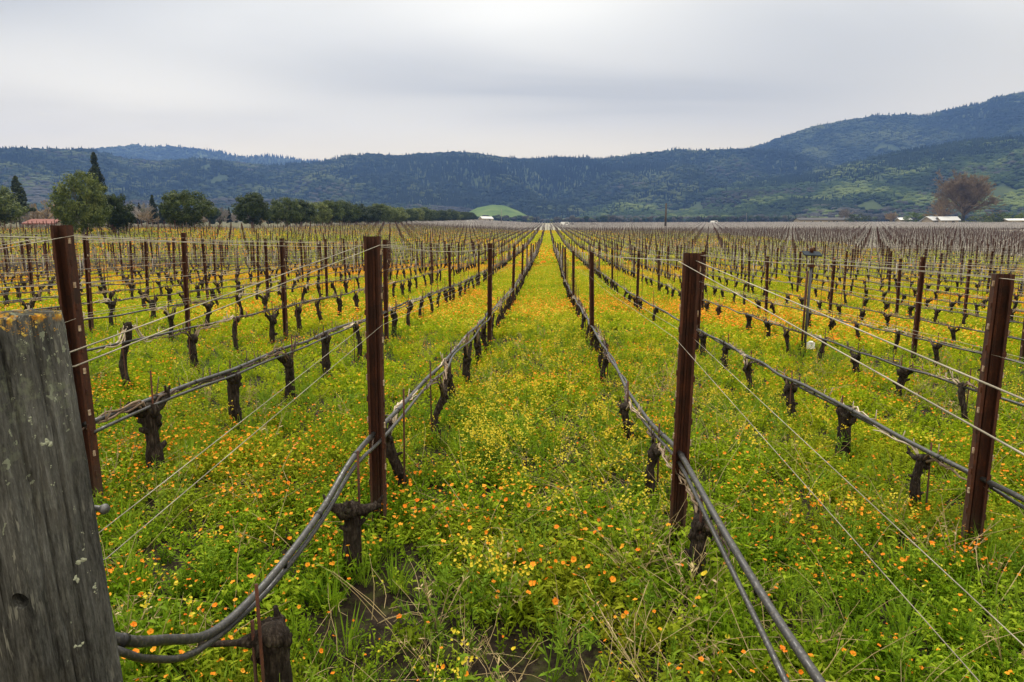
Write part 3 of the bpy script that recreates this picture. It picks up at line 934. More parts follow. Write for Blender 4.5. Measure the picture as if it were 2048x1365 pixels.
# ---------------------------------------------------------------- grape vines
def vine_trunk(seed, h=0.36, r=0.042, lean=(0.0, 0.0), arms=((0.11, 0.03), (-0.10, 0.02)), knob=1.0, s_curve=0.03, detail=True, side=()):
    rng = random.Random(seed); mb = MB()
    n = 9; pts = []; rad = []
    ph = rng.uniform(0, 6.28)
    for i in range(n):
        u = i / (n - 1)
        z = -0.08 + (h + 0.08) * u
        pts.append((lean[0] * u + s_curve * math.sin(u * 4.2 + ph) * u, lean[1] * u + s_curve * math.cos(u * 3.7 + ph) * u, z))
        rr = r * (1.18 - 0.45 * u + 0.30 * max(0, (u - 0.72) / 0.28)) * rng.uniform(0.86, 1.16)
        rad.append(rr)
    rad[0] *= 1.25
    ns = 11 if detail else 6
    mb.tube(pts, rad, ns, 0, True, 0.13, rng)
    top = Vector(pts[-1])
    mb.blob(top + Vector((0, 0, 0.004)), (r * 1.15 * knob, r * 1.3 * knob, r * 0.95 * knob), rng, 0, 0.22, 9 if detail else 6, 6 if detail else 4)
    for (dx, dy, dz) in side:       # stubs reaching out sideways
        e = top + Vector((dx, dy, dz)); m = top.lerp(e, 0.5) + Vector((0, 0, -0.012))
        L = abs(dx)
        mb.tube([top, m, e], [r * 0.95, r * (0.68 if L < 0.2 else 0.25), r * (0.40 if L < 0.2 else 0.2)], 8, 0, True, 0.15, rng)
        if L < 0.2:
            mb.blob(e, (r * 0.55, r * 0.5, r * 0.5), rng, 0, 0.3, 8, 6)
            mb.blob(m, (r * 0.8, r * 0.75, r * 0.75), rng, 0, 0.3, 8, 6)
            mb.tube([e, e + Vector((dx * 0.25, rng.uniform(-.02, .02), 0.05))], [r * 0.3, r * 0.15], 6, 0, True, 0.15, rng)
    for (dy, dz) in arms:           # old arms along the row
        e = top + Vector((rng.uniform(-0.02, 0.02), dy, dz))
        m = top.lerp(e, 0.55) + Vector((rng.uniform(-0.012, 0.012), 0, -0.014))
        mb.tube([top, m, e], [r * 0.75, r * 0.5, r * 0.36], 8 if detail else 5, 0, True, 0.15, rng)
        mb.blob(e, (r * 0.46, r * 0.55, r * 0.44), rng, 0, 0.25, 7, 5)
        if detail:
            for q in range(2):
                a = rng.uniform(-0.6, 0.6)
                mb.tube([e, e + Vector((math.sin(a) * 0.03, rng.uniform(-0.03, 0.03), rng.uniform(0.02, 0.055)))], [r * 0.27, r * 0.14], 6, 0, True, 0.1, rng)
    if detail:
        for q in range(4):              # burls around the head
            a = rng.uniform(0, 6.28); k_ = rng.uniform(0.45, 0.8)
            mb.blob(top + Vector((math.cos(a) * r * 0.8, math.sin(a) * r * 0.9, rng.uniform(-0.05, 0.015))), (r * k_, r * k_, r * k_ * 1.1), rng, 0, 0.28, 7, 5)
        for q in range(rng.randint(2, 4)):
            a = rng.uniform(0, 6.28); u = rng.uniform(0.5, 0.95)
            b = Vector(pts[int(u * (n - 1))])
            d = Vector((math.cos(a), math.sin(a), rng.uniform(0.1, 0.7)))
            mb.tube([b, b + d * r * rng.uniform(1.3, 1.9)], [r * 0.5, r * 0.25], 6, 0, True, 0.15, rng)
    return mb, top


def cane_path(rng, start, dirn, length, hose_z, sag=0.01):
    pts = [Vector(start)]
    y0 = start[1]
    n = 7
    for i in range(1, n + 1):
        u = i / n
        y = y0 + dirn * length * u
        z = start[2] + (hose_z - start[2]) * min(1, u * 3.0) + 0.035 * math.sin(min(1, u * 3) * math.pi) + rng.uniform(-sag, sag)
        x = start[0] * (1 - u) + rng.uniform(-0.018, 0.018)
        pts.append(Vector((x, y, z)))
    return pts


HOSE_H = 0.40                       # height of the fruiting wire and hose above the ground


def vine_proto(seed, hose=0.40, cane=True, stakes=1, tall=0.0, **kw):
    """returns the meshes of one vine: trunk, two canes, stake"""
    rng = random.Random(seed * 7 + 1)
    if cane and kw.get('arms'):
        kw['arms'] = tuple((dy * 1.25, max(dz, (hose - kw['h']) * 0.6)) for dy, dz in kw['arms'])
    mb, top = vine_trunk(seed, **kw)
    trunk = mb.mesh('trunk', M_bark)
    canes = []
    for dirn in ((1, -1) if cane else ()):
        c = MB()
        p = cane_path(rng, top + Vector((0, dirn * 0.05, 0.0)), dirn, rng.uniform(0.42, 0.72), hose + 0.012)
        c.tube(p, [0.011, 0.009, 0.0075, 0.0065, 0.006, 0.0055, 0.005, 0.0035], 6, 0, True, 0.12, rng)
        for _ in range(2):
            p2 = cane_path(rng, top + Vector((0.01, dirn * 0.03, 0.01)), dirn, rng.uniform(0.25, 0.62), hose + rng.uniform(0.0, 0.045))
            c.tube(p2, [0.008, 0.007, 0.006, 0.006, 0.005, 0.005, 0.004, 0.003], 6, 0, True, 0.12, rng)
        for q in range(rng.randint(3, 6)):     # cut spurs standing up
            b = p[rng.randint(1, 5)]
            c.tube([b, b + Vector((rng.uniform(-0.02, 0.02), rng.uniform(-0.03, 0.05), rng.uniform(0.03, 0.10)))], [0.005, 0.003], 5, 0, True)
        canes.append(c.mesh('cane', M_cane if rng.random() < 0.55 else M_canedark))
    s = MB()
    sx_, sy_ = rng.uniform(-0.05, 0.05), rng.uniform(-0.08, 0.08)
    s.tube([(sx_, sy_, -0.3), (sx_ + rng.uniform(-.015, .015), sy_ + rng.uniform(-.02, .02), hose + rng.uniform(0.04, 0.2) + tall)], 0.0065, 6, 0)
    stake = [s.mesh('stake', M_rust if tall == 0 or rng.random() < 0.5 else M_cane)]
    if stakes > 1:
        s = MB(); s.tube([(-sx_ - 0.05, sy_ + 0.03, -0.3), (-sx_ - 0.052, sy_ + 0.03, hose - 0.02)], 0.007, 6, 0)
        stake.append(s.mesh('stake', M_rust))
    return dict(trunk=trunk, canes=canes, stake=stake)


VSPEC = [
    (101, 0.34, 0.042, (0.02, 0.03), ((0.10, 0.02), (-0.09, 0.03)), 0.03),
    (102, 0.37, 0.036, (-0.02, -0.04), ((0.08, 0.02),), 0.045),
    (103, 0.31, 0.048, (0.01, 0.02), ((0.13, 0.05), (-0.11, 0.04)), 0.02),
    (104, 0.38, 0.033, (0.03, 0.06), ((-0.09, 0.0), (0.06, 0.02)), 0.05),
    (105, 0.35, 0.040, (-0.03, 0.0), ((0.09, 0.03), (-0.07, 0.02)), 0.06),
    (106, 0.33, 0.045, (0.0, -0.05), ((-0.12, 0.03),), 0.03),
    (107, 0.40, 0.030, (0.02, 0.07), ((0.07, 0.0),), 0.05),
    (108, 0.30, 0.040, (-0.02, 0.05), ((0.10, 0.06), (-0.08, 0.05)), 0.025),
    (109, 0.36, 0.050, (0.01, -0.02), ((0.07, 0.01), (-0.08, 0.02)), 0.015),
    (110, 0.37, 0.038, (0.04, 0.01), ((0.12, 0.02), (-0.05, 0.03)), 0.055)]
VP = [vine_proto(s_, h=h_, r=r_, lean=l_, arms=a_, s_curve=c_) for s_, h_, r_, l_, a_, c_ in VSPEC]
VP0 = [vine_proto(s_ + 40, hose=0.555, h=h_, r=r_, lean=l_, arms=a_, s_curve=c_) for s_, h_, r_, l_, a_, c_ in VSPEC[:6]]
VPT = [vine_proto(s_ + 80, tall=tl_, h=h_, r=r_, lean=l_, arms=a_, s_curve=c_) for tl_, (s_, h_, r_, l_, a_, c_) in zip((0.5, 0.75, 0.1, 0.6, 0.3, 0.8), VSPEC[:6])]
# vines with a shape of their own in the foreground
SPECIAL = {
    (0, -1): (vine_proto(201, hose=0.40, cane=False, stakes=2, h=0.31, r=0.052, lean=(0.02, 0.0), arms=((0.05, 0.03),), side=((-0.26, -0.02, -0.03),), s_curve=0.01), 'stout vine stump with a cut arm at the bottom edge by the wooden post'),
    (0, 0): (vine_proto(202, hose=0.555, cane=False, h=0.36, r=0.043, lean=(0.0, 0.02), arms=((-0.05, 0.02),), side=((-0.10, -0.03, 0.035), (0.12, 0.06, 0.0)), s_curve=0.015), 'gnarled forked vine in front of the thick post left of the aisle'),
    (0, 1): (vine_proto(203, hose=0.555, h=0.38, r=0.036, lean=(-0.05, -0.03), arms=((-0.09, 0.02), (0.05, -0.03)), s_curve=0.04), 'crooked vine just right of the thick post left of the aisle'),
    (1, -1): (vine_proto(204, hose=0.46, h=0.45, r=0.046, lean=(-0.03, 0.0), arms=((-0.12, 0.06),), s_curve=0.02), 'vine head under the hoses at the bottom right edge'),
    (1, 0): (vine_proto(205, h=0.34, r=0.044, lean=(0.0, 0.05), arms=((0.10, 0.02),), s_curve=0.02), 'dark vine among dry stems in front of the thick right aisle post'),
    (-1, 1): (vine_proto(206, h=0.36, r=0.052, lean=(-0.02, 0.0), arms=((0.16, 0.05), (-0.16, 0.05)), s_curve=0.006), 'thick straight vine with two curved arms beside the wooden end post'),
    (-2, 3): (vine_proto(207, h=0.54, r=0.040, lean=(-0.12, 0.0), arms=((-0.07, 0.0),), s_curve=0.09), 'tall snaking vine right of the leaning post, second row left'),
    (2, 2): (vine_proto(208, h=0.37, r=0.058, lean=(0.02, 0.0), arms=((0.08, 0.02), (-0.08, 0.01)), s_curve=0.012), 'thick black vine under the double hose, second row right'),
}
ROW_VH = {0: 1.0, 1: 1.02, 2: 1.05}
rng = random.Random(12)
VG = 'grape vines trained low along the rows'
far_v = []
for i, (dist, k, j, x, y, n) in enumerate(vines):
    gz = float(ground(x, y))
    if i < 300:
        sp = SPECIAL.get((k, j))
        lib = VP0 if k == 0 else (VPT if dist > 15 else VP)
        P_ = sp[0] if sp else lib[rng.randrange(len(lib))]
        lab = sp[1] if sp else f'gnarled vine {ordinal(n)} from the near end in view, {row_name(k)} of aisle'
        ox, oy = (rng.uniform(-0.03, 0.03), rng.uniform(-0.05, 0.05)) if not sp else ((0.02, 0.24) if (k, j) == (0, -1) else (0, 0))
        o = thing('grape_vine', (x + ox, y + oy, gz), lab, 'vine', VG)
        o.scale = (1, 1, ROW_VH.get(k, 1.34 if k < 0 else 1.08) * rng.uniform(0.97, 1.03))
        flip = 0 if sp else rng.choice((0, math.pi))
        c = bpy.data.objects.new('trunk', P_['trunk']); link(c, o); c.rotation_euler = (0, 0, flip + (0 if sp else rng.uniform(-0.3, 0.3)))
        for cm in P_['canes']:
            c = bpy.data.objects.new('cane', cm); link(c, o); c.rotation_euler = (0, 0, flip)
        for cm in P_['stake']:
            c = bpy.data.objects.new('stake', cm); link(c, o); c.rotation_euler = (0, 0, flip)
    else:
        far_v.append((x, y, gz, rng.choice((0, math.pi)) + rng.uniform(-.04, .04), rng.uniform(0.9, 1.12), rng.randrange(4)))


def far_vine(seed, post=False):
    rng = random.Random(seed)
    mb, top = vine_trunk(seed, h=rng.uniform(0.33, 0.39), r=rng.uniform(0.045, 0.055), s_curve=0.04, detail=False)
    for dirn in (1, -1):
        mb.tube(cane_path(rng, top, dirn, VINE_S / 2 + 0.05, HOSE_H + 0.01), 0.016, 4, 1)
        for q in range(2):
            y_ = dirn * rng.uniform(0.08, 0.5)
            mb.tube([(0, y_, HOSE_H), (rng.uniform(-.03, .03), y_ + rng.uniform(-.05, .05), HOSE_H + rng.uniform(.08, .22))], 0.008, 3, 1)
    mb.tube([(0.02, 0.05, 0), (0.02, 0.06, rng.uniform(0.95, 1.5))], 0.014, 4, 2)
    for q in range(5):
        y_ = rng.uniform(-0.55, 0.55); mb.tube([(rng.uniform(-.04, .04), y_, HOSE_H), (rng.uniform(-.08, .08), y_ + rng.uniform(-.1, .1), HOSE_H + rng.uniform(.2, .55))], 0.007, 3, 1)
    return mb


A = np.array(far_v); nA = len(A)
scatter('far_vines', A[:, :3], np.stack([0 * A[:, 3], 0 * A[:, 3], A[:, 3]], 1), np.stack([A[:, 4]] * 3, 1), A[:, 5].astype(int),
        [proto('far_vine', far_vine(300 + q).mesh('far_vine', [M_bark, M_fartwig, (M_rust, M_greytwig, M_paletwig, M_fartwig)[q]])) for q in range(4)],
        'rows of bare vines running to the far end of the field', 'vines')

# the next vineyard block beyond: whole stretches of row at a time
def row_segment(seed):
    rng = random.Random(seed); mb = MB()
    for q in range(6):
        y = (q - 2.5) * VINE_S
        mb.tube([(0, y, 0), (rng.uniform(-.05, .05), y, 0.6)], [0.07, 0.05], 4, 0)
        mb.tube([(0, y, 0), (0.02, y, rng.uniform(1.0, 1.5))], 0.022, 4, 1)
        for z in (0.6, 0.9, 1.2):
            mb.tube([(rng.uniform(-.1, .1), y - 0.6, z + rng.uniform(-.1, .1)), (rng.uniform(-.1, .1), y + 0.6, z + rng.uniform(-.1, .1))], 0.03, 3, 1)
    mb.tube([(0, 0.4, 0), (0, 0.4, 1.6)], 0.05, 4, 2)
    return mb


seg = []
for k in range(-30, 260):
    x = row_x(k) + W / 2
    y = 224.0
    while y < 470:
        if in_view((x, y, 10), 60) and not (x < -50):
            seg.append((x, y, float(ground(x, y))))
        y += POST_S
seg = np.array(seg); nA = len(seg)
rs = np.random.RandomState(5)
scatter('far_vineyard', seg, np.zeros((nA, 3)), rs.uniform(0.9, 1.1, nA), rs.randint(0, 3, nA),
        [proto('row_stretch', row_segment(400 + q).mesh('row_stretch', [M_segbark, M_paletwig, M_segbark])) for q in range(3)],
        'grey leafless vineyard block beyond the flowering field', 'vineyard')


# ---------------------------------------------------------------- wires and hoses
def row_line(k, h, y0, y1, step, rng, sag=0.0, jx=0.0, jz=0.0, dx=0.0, posts_phase=True):
    pts = []
    y = y0
    while y <= y1:
        x = row_x(k) + row_wobble(k, y) + dx + rng.uniform(-jx, jx)
        u = ((y - POST_Y0) / POST_S) % 1.0
        hh = h(x, y) if callable(h) else h
        z = float(ground(x, y)) + hh - sag * 4 * u * (1 - u) + rng.uniform(-jz, jz)
        pts.append((x, y, z))
        y += step
    return pts


def smooth_path(pts, n=6):
    """Catmull-Rom through the given points"""
    P = [Vector(p) for p in pts]; out = []
    for i in range(len(P) - 1):
        p0 = P[max(i - 1, 0)]; p1 = P[i]; p2 = P[i + 1]; p3 = P[min(i + 2, len(P) - 1)]
        for q in range(n):
            u = q / n
            out.append(0.5 * ((2 * p1) + (p2 - p0) * u + (2 * p0 - 5 * p1 + 4 * p2 - p3) * u * u + (3 * p1 - p0 - 3 * p2 + p3) * u ** 3))
    out.append(P[-1])
    return out


rng = random.Random(21)
WG, HG = 'trellis wires strung along the posts', 'black drip hoses along the vine rows'
wp = Vector((-0.985, 1.20, 0))      # foot of the wooden end post
far_y = 62
XR = {k: row_x(k) for k in range(-20, 20)}
for k in range(-16, 17):
    near = k in (-1, 0, 1, 2)
    y_start = POST_Y0 if k in (-1, 0) else (0.3 if near else POST_Y0 - POST_S)
    # --- foliage wires: upper and lower
    for lvl, (drop, word) in enumerate(((0.045, 'upper'), (0.46, 'lower'))):
        if not near and lvl == 1 and abs(k) > 9: continue
        for side in ((-1, 1) if near else (1,)):
            pts = [Vector(p) for p in row_line(k, lambda x, y: post_height(x, y) - drop, POST_Y0 if near else y_start, far_y, POST_S / 4, rng, sag=0.045, dx=side * 0.05)]
            if k == 0:
                end = (at(140 if side < 0 else 150, 705 if side < 0 else 733, 1.33) if lvl == 0 else at(198 if side < 0 else 212, 1066 if side < 0 else 1118, 1.39))
                pts[0] = Vector((row_x(0) + side * 0.05, POST_Y0, 1.725 - drop if lvl == 0 else 1.23))
                pts = [end + Vector((-0.10, -0.12, -0.01)), end] + pts
            elif k == 1:
                pts[0] = Vector((row_x(1) + side * 0.05, POST_Y0, 1.64 - drop if lvl == 0 else 1.17))
                e = at(2048, 910 if side < 0 else 800, 1.02) if lvl == 0 else (at(1960, 1365, 1.12) if side < 0 else at(2048, 1292, 1.02))
                d_ = (e - pts[0])
                pts = [pts[0] + d_ * 1.6] + pts
            elif k == 2:
                pts[0] = Vector((row_x(2) + side * 0.05, POST_Y0, 1.50 if lvl == 0 else 1.08))
                pts = [pts[0] + Vector((0, -3, -0.12))] + pts
            elif k == -1:
                pts[0] = Vector((row_x(-1) + side * 0.05 - 0.02, POST_Y0, 1.735 if lvl == 0 else 1.27))
                pts = [pts[0] + Vector((0, -2.4, -0.35))] + pts
            mb = MB()
            mb.tube(pts, (0.0019, 0.0012)[lvl] if near else 0.0030, 5, 0)
            o = mb.build('trellis_wire', M_wire)
            if near:
                lab = f'pale {word} wire on the {"left" if side < 0 else "right"} side of the posts, {row_name(k)} of aisle'
            else:
                lab = f'pale {word} trellis wire of the {row_name(k)} of the central aisle'
            tag(o, lab, 'wire', WG)
    # --- drip hoses
    hh = {0: 0.57, 1: 0.43, 2: 0.45}.get(k, 0.56 if k < 0 else 0.43)
    for q in range(2 if near else 1):
        dx = (-0.018, 0.022)[q]
        dz = (0.0, -0.028)[q]
        hk = hh
        pts = row_line(k, hk + dz, y_start if k != 0 else 3.0, far_y, VINE_S / 2, rng, jx=0.016, jz=0.018, dx=dx)
        if k == 0:
            if q == 0:
                lead = [at(120, 1240, 1.42), at(245, 1281, 1.50), at(330, 1280, 1.68), at(420, 1268, 1.88), at(505, 1196, 2.13), at(590, 1095, 2.48), at(650, 1010, 2.86), at(700, 925, 3.18)]
            else:
                lead = [at(150, 1270, 1.42), at(245, 1305, 1.47), at(300, 1318, 1.58), at(390, 1305, 1.78), at(508, 1210, 2.16), at(596, 1108, 2.50), at(656, 1022, 2.88), at(708, 935, 3.22)]
            pts = lead + [p for p in pts if p[1] > 3.45]
        if k == 1:
            if q == 0:
                lead = [at(1900, 1760, 1.30), at(1640, 1365, 1.74), at(1540, 1215, 2.10), at(1440, 1050, 2.68), at(1390, 960, 3.15), at(1352, 897, 3.75), at(1301, 846, 4.68), at(1259, 788, 5.9)]
            else:
                lead = [at(1760, 1760, 1.28), at(1572, 1365, 1.80), at(1500, 1215, 2.16), at(1420, 1050, 2.76), at(1380, 968, 3.25), at(1348, 912, 3.78), at(1294, 852, 4.7), at(1254, 795, 5.9)]
            pts = lead + [p for p in pts if p[1] > 6.3]
        mb = MB()
        mb.tube(smooth_path(pts, 4), (0.0150 if q == 0 else 0.0105) if near else 0.013, 10 if near else 6, 0)
        nm = 'drip_hose'
        o = mb.build(nm, M_hose)
        if near:
            lab = f'{"thick" if q == 0 else "thin"} black drip hose tied along the {row_name(k)} of the central aisle'
        else:
            lab = f'dark drip hose along the {row_name(k)} of the central aisle'
        tag(o, lab, 'hose', HG)
        if near and q == 0:          # ties and emitters clipped to the hose
            sp = smooth_path(pts, 4)
            last = None
            for p_ in sp:
                if p_.y > 14: break
                if p_.y < 1.5: continue
                if last is None or (p_ - last).length > rng.uniform(0.34, 0.75):
                    last = p_
                    tm = MB()
                    a = sp[min(sp.index(p_) + 1, len(sp) - 1)] - p_
                    a.normalize()
                    c = p_ + Vector((0.018, 0, -0.014))
                    if rng.random() < 0.6:
                        tm.tube([p_ - a * 0.008, p_ + a * 0.008], [0.0185, 0.0185], 10, 0)
                    else:
                        tm.tube([p_ + Vector((0, 0, -0.008)), p_ + Vector((rng.uniform(-.005, .005), 0, -0.035))], [0.010, 0.008], 7, 0)
                    tm.build('hose_clip', M_tie, o)

# ---------------------------------------------------------------- wooden end post
def wooden_post():
    rng = random.Random(9)
    root = thing('wooden_end_post', wp, 'weathered grey wooden end post with lichen on top at the left edge', 'post')
    mb = MB()
    w_, d_, h_ = 0.215, 0.17, 1.532
    n = 120; nz = 70
    CR = [(4.32, 0.2, 1.35, 0.05, 0.035), (4.62, 0.9, 1.6, 0.07, 0.04), (4.98, -0.5, 1.1, 0.06, 0.035), (5.16, 0.85, 1.6, 0.09, 0.045), (5.52, 0.1, 0.9, 0.05, 0.03), (5.80, 0.7, 1.6, 0.05, 0.03), (6.05, -0.2, 1.25, 0.06, 0.035), (0.18, 0.3, 1.6, 0.05, 0.03)]
    vs = []
    for i in range(nz + 1):
        z = -0.4 + (h_ + 0.4) * i / nz
        for k in range(n):
            a = 2 * math.pi * (k + 0.5) / n
            # rounded rectangle outline
            e = 11.0
            ca, sa = math.cos(a), math.sin(a)
            rr = (abs(ca) ** e + abs(sa) ** e) ** (-1 / e)
            x = rr * ca * w_ / 2; y = rr * sa * d_ / 2
            wv = 1 + 0.012 * math.sin(7 * a + 1.3) + 0.010 * math.sin(19 * a + z * 1.7) + rng.uniform(-0.004, 0.004)
            for (ca_, z0_, z1_, dp_, wd_) in CR:      # long drying cracks
                aa = ca_ + 0.05 * math.sin(z * 5 + ca_ * 9) + 0.02 * math.sin(z * 17)
                if z0_ < z < z1_ and abs(a - aa) < wd_: wv -= dp_ * min(1, (z1_ - z) * 6 + 0.25, (z - z0_) * 6 + 0.1)
            edge = 1 - 0.02 * max(0, (z - (h_ - 0.02)) / 0.02)
            vs.append((x * wv * edge, y * wv * edge, z + (rng.uniform(-0.006, 0.006) if i == nz else 0)))
    fs = []
    for i in range(nz):
        for k in range(n):
            k2 = (k + 1) % n
            fs.append((i * n + k, i * n + k2, (i + 1) * n + k2, (i + 1) * n + k))
    # top face as a ring plus centre, slightly uneven
    base = nz * n
    ring = len(vs)
    for k in range(n):
        v = vs[base + k]; vs.append((v[0] * 0.55, v[1] * 0.55, h_ + 0.006 + rng.uniform(-0.004, 0.004)))
    ctr = len(vs); vs.append((0, 0, h_ + 0.008))
    for k in range(n):
        k2 = (k + 1) % n
        fs.append((base + k, base + k2, ring + k2, ring + k)); fs.append((ring + k, ring + k2, ctr))
    mb.add(vs, fs, 0, True)
    body = mb.build('post_body', M_wood, root)
    # drilled hole: cut with a boolean, then bake
    return root, body


wroot, wbody = wooden_post()
wroot.rotation_euler = (R(2.0), R(-2.4), R(-16))
bpy.context.view_layer.update()
# drill where the photograph shows the hole (38, 1203)
ct = MB()
rr_ = ray(38, 1203)
o_ = Vector((0, 0, EYE)); mi_ = wroot.matrix_world.inverted()
lo = mi_ @ o_; ld = (mi_.to_3x3() @ rr_).normalized()
hit, hp, hn, _i = wbody.ray_cast(lo, ld)
if hit:
    ct.tube([hp + hn * 0.03, hp - hn * 0.09], 0.016, 24, 0)
    cm = ct.mesh('cutter', M_dark)
    co = bpy.data.objects.new('cutter', cm); COL.objects.link(co); co.parent = wroot
    md = wbody.modifiers.new('hole', 'BOOLEAN'); md.operation = 'DIFFERENCE'; md.object = co; md.solver = 'EXACT'
    bpy.context.view_layer.update()
    dg = bpy.context.evaluated_depsgraph_get()
    nm = bpy.data.meshes.new_from_object(wbody.evaluated_get(dg))
    wbody.modifiers.clear()
    if len(nm.polygons) > 500:
        nm.polygons.foreach_set('use_smooth', [False] * len(nm.polygons))
        wbody.data = nm
    bpy.data.objects.remove(co)
# bolt on the far edge where the lower wires are made fast
mb = MB()
bb = mi_ @ at(203, 1018, 1.24)
mb.tube([bb + Vector((-0.03, 0, 0)), bb + Vector((0.004, 0, 0))], 0.006, 8, 0)
mb.tube([bb + Vector((0.004, 0, 0)), bb + Vector((0.012, 0, 0))], 0.011, 6, 0)
mb.build('bolt', M_galv, wroot)
# crusts of lichen growing on the post: pale scabs on the side, orange cushions on the top
rng = random.Random(44)
def scab(px, py, r, col, flat=0.25):
    d = (mi_.to_3x3() @ ray(px, py)).normalized()
    ok, hp_, hn_, _q = wbody.ray_cast(lo, d)
    if not ok: return
    a = hn_.orthogonal().normalized(); b = hn_.cross(a)
    for q in range(rng.randint(2, 5)):
        c = hp_ + (a * rng.gauss(0, 0.6) + b * rng.gauss(0, 0.6)) * r
        rr = r * rng.uniform(0.35, 0.75); n = 9
        vs = [c + hn_ * rr * flat]
        for k in range(n):
            an = 6.283 * k / n; k2 = rr * rng.uniform(0.65, 1.25)
            vs.append(c + (a * math.cos(an) + b * math.sin(an)) * k2 - hn_ * 0.0006)
        col.add(vs, [(0, 1 + k, 1 + (k + 1) % n) for k in range(n)], 0, False)
pale, orange_m = MB(), MB()
for (a, b, r) in [(88, 880, .008), (70, 875, .004), (150, 1122, .009), (150, 1165, .009), (186, 1172, .010), (190, 1185, .007), (160, 1292, .008), (85, 1000, .006), (107, 968, .005), (125, 985, .005), (166, 1096, .005), (148, 1016, .004), (165, 1066, .004), (186, 1064, .004), (100, 935, .004), (176, 1144, .004), (62, 846, .006), (110, 800, .005), (130, 790, .004), (30, 750, .004)]:
    scab(a, b, r, pale)
for q in range(70):
    scab(rng.uniform(40, 150), 660 + 190 * rng.random() ** 1.5, rng.uniform(0.0012, 0.004), pale)
pale.build('lichen', mat('pale lichen', lambda t: princ(t, t.mix(t.noise(geo_pos(t), 160, 3), (0.20, 0.22, 0.15), (0.42, 0.44, 0.34)), 0.95)), wroot)
for q in range(60):
    scab(rng.gauss(40, 30), rng.uniform(640, 672), rng.uniform(0.0015, 0.0045), orange_m, 0.22)
orange_m.build('orange_lichen', mat('orange lichen', lambda t: princ(t, t.ramp(t.noise(geo_pos(t), 90, 3), [(0.35, (0.26, 0.11, 0.02)), (0.5, (0.42, 0.24, 0.04)), (0.65, (0.50, 0.40, 0.10))]), 0.95)), wroot)

# ---------------------------------------------------------------- weather station on a pole (third row right)
wx, wy = row_x(3), POST_Y0 + POST_S
wz = float(ground(wx, wy))
st = thing('weather_station', (wx, wy, wz), 'grey steel weather station pole with flat sensor panel standing in the third row right', 'weather station')
mb = MB(); mb.tube([(0, 0, -0.3), (0.03, 0, 1.54)], 0.022, 12, 0); mb.build('pole', M_darkpole, st)
mb = MB(); mb.tube([(-0.05, 0, -0.3), (-0.02, 0, 1.46)], 0.018, 8, 0); mb.build('cable_pipe', M_rust, st)
mb = MB(); mb.tube([(0.03, 0, 1.52), (0.03, 0, 1.76)], 0.010, 8, 0); mb.box((0.03, 0, 1.54), (0.10, 0.07, 0.04), 0, bev=0.008); mb.build('bracket', M_rust, st)
mb = MB(); mb.box((0, 0, 0), (0.29, 0.16, 0.018), 0, bev=0.02); o = mb.build('sensor_panel', M_panel, st); o.location = (0.03, 0, 1.74); o.rotation_euler = (R(24), R(3), 0)
mb = MB(); mb.tube([(0.03, 0.02, 1.76), (0.03, 0.02, 1.81), (0.03, 0.02, 1.84)], [0.03, 0.035, 0.012], 10, 0); mb.build('sensor_head', M_rust, st)
mb = MB(); mb.box((0.08, -0.06, 0.24), (0.12, 0.07, 0.10), 0, bev=0.015); mb.tube([(0.08, -0.06, 0.29), (0.08, -0.06, 0.315)], [0.05, 0.03], 10, 0); mb.build('logger_box', M_plastic, st)


# ---------------------------------------------------------------- trees
def crown_mesh(seed, size, clumps, per, leaf, material, shape='round', name='crown'):
    """many small leaf faces gathered in clumps through the crown's volume"""
    rs = np.random.RandomState(seed)
    sx, sy, sz = size
    C = []
    while len(C) < clumps:
        p = rs.uniform(-1, 1, 3)
        rr = np.linalg.norm(p)
        if shape == 'cone':
            z = rs.uniform(0, 1) ** 1.4; lim = (1 - z) ** 0.85 * (0.75 + 0.25 * math.cos(z * 40))
            a = rs.uniform(0, 6.28); q = lim * rs.uniform(0.35, 1)
            C.append((q * math.cos(a), q * math.sin(a), z * 2 - 1)); continue
        if rr > 1 or rr < 0.45: continue
        C.append(p)
    C = np.array(C)
    cs = rs.uniform(0.16, 0.30, len(C)) if shape != 'cone' else rs.uniform(0.07, 0.14, len(C)) * (1.3 - 0.5 * (C[:, 2] + 1) / 2)
    n = clumps * per
    ci = np.repeat(np.arange(clumps), per)
    d = rs.normal(0, 1, (n, 3)); d /= np.linalg.norm(d, axis=1)[:, None]
    P = C[ci] + d * (cs[ci] * rs.uniform(0.35, 1, n) ** 0.6)[:, None]
    P = P * np.array([sx, sy, sz]) / 2
    nrm = d + rs.normal(0, 0.5, (n, 3)); nrm[:, 2] += 0.4
    nrm /= np.linalg.norm(nrm, axis=1)[:, None]
    u = np.cross(nrm, rs.normal(0, 1, (n, 3))); u /= np.linalg.norm(u, axis=1)[:, None]
    v = np.cross(nrm, u)
    L = (leaf * rs.uniform(0.6, 1.3, n))[:, None]
    Vv = np.stack([P - u * L * 0.9, P + v * L * 0.45, P + u * L * 0.9, P - v * L * 0.45], 1).reshape(-1, 3)
    Q = np.arange(n * 4).reshape(n, 4)
    return big_mesh(name, Vv, Q, material, False)


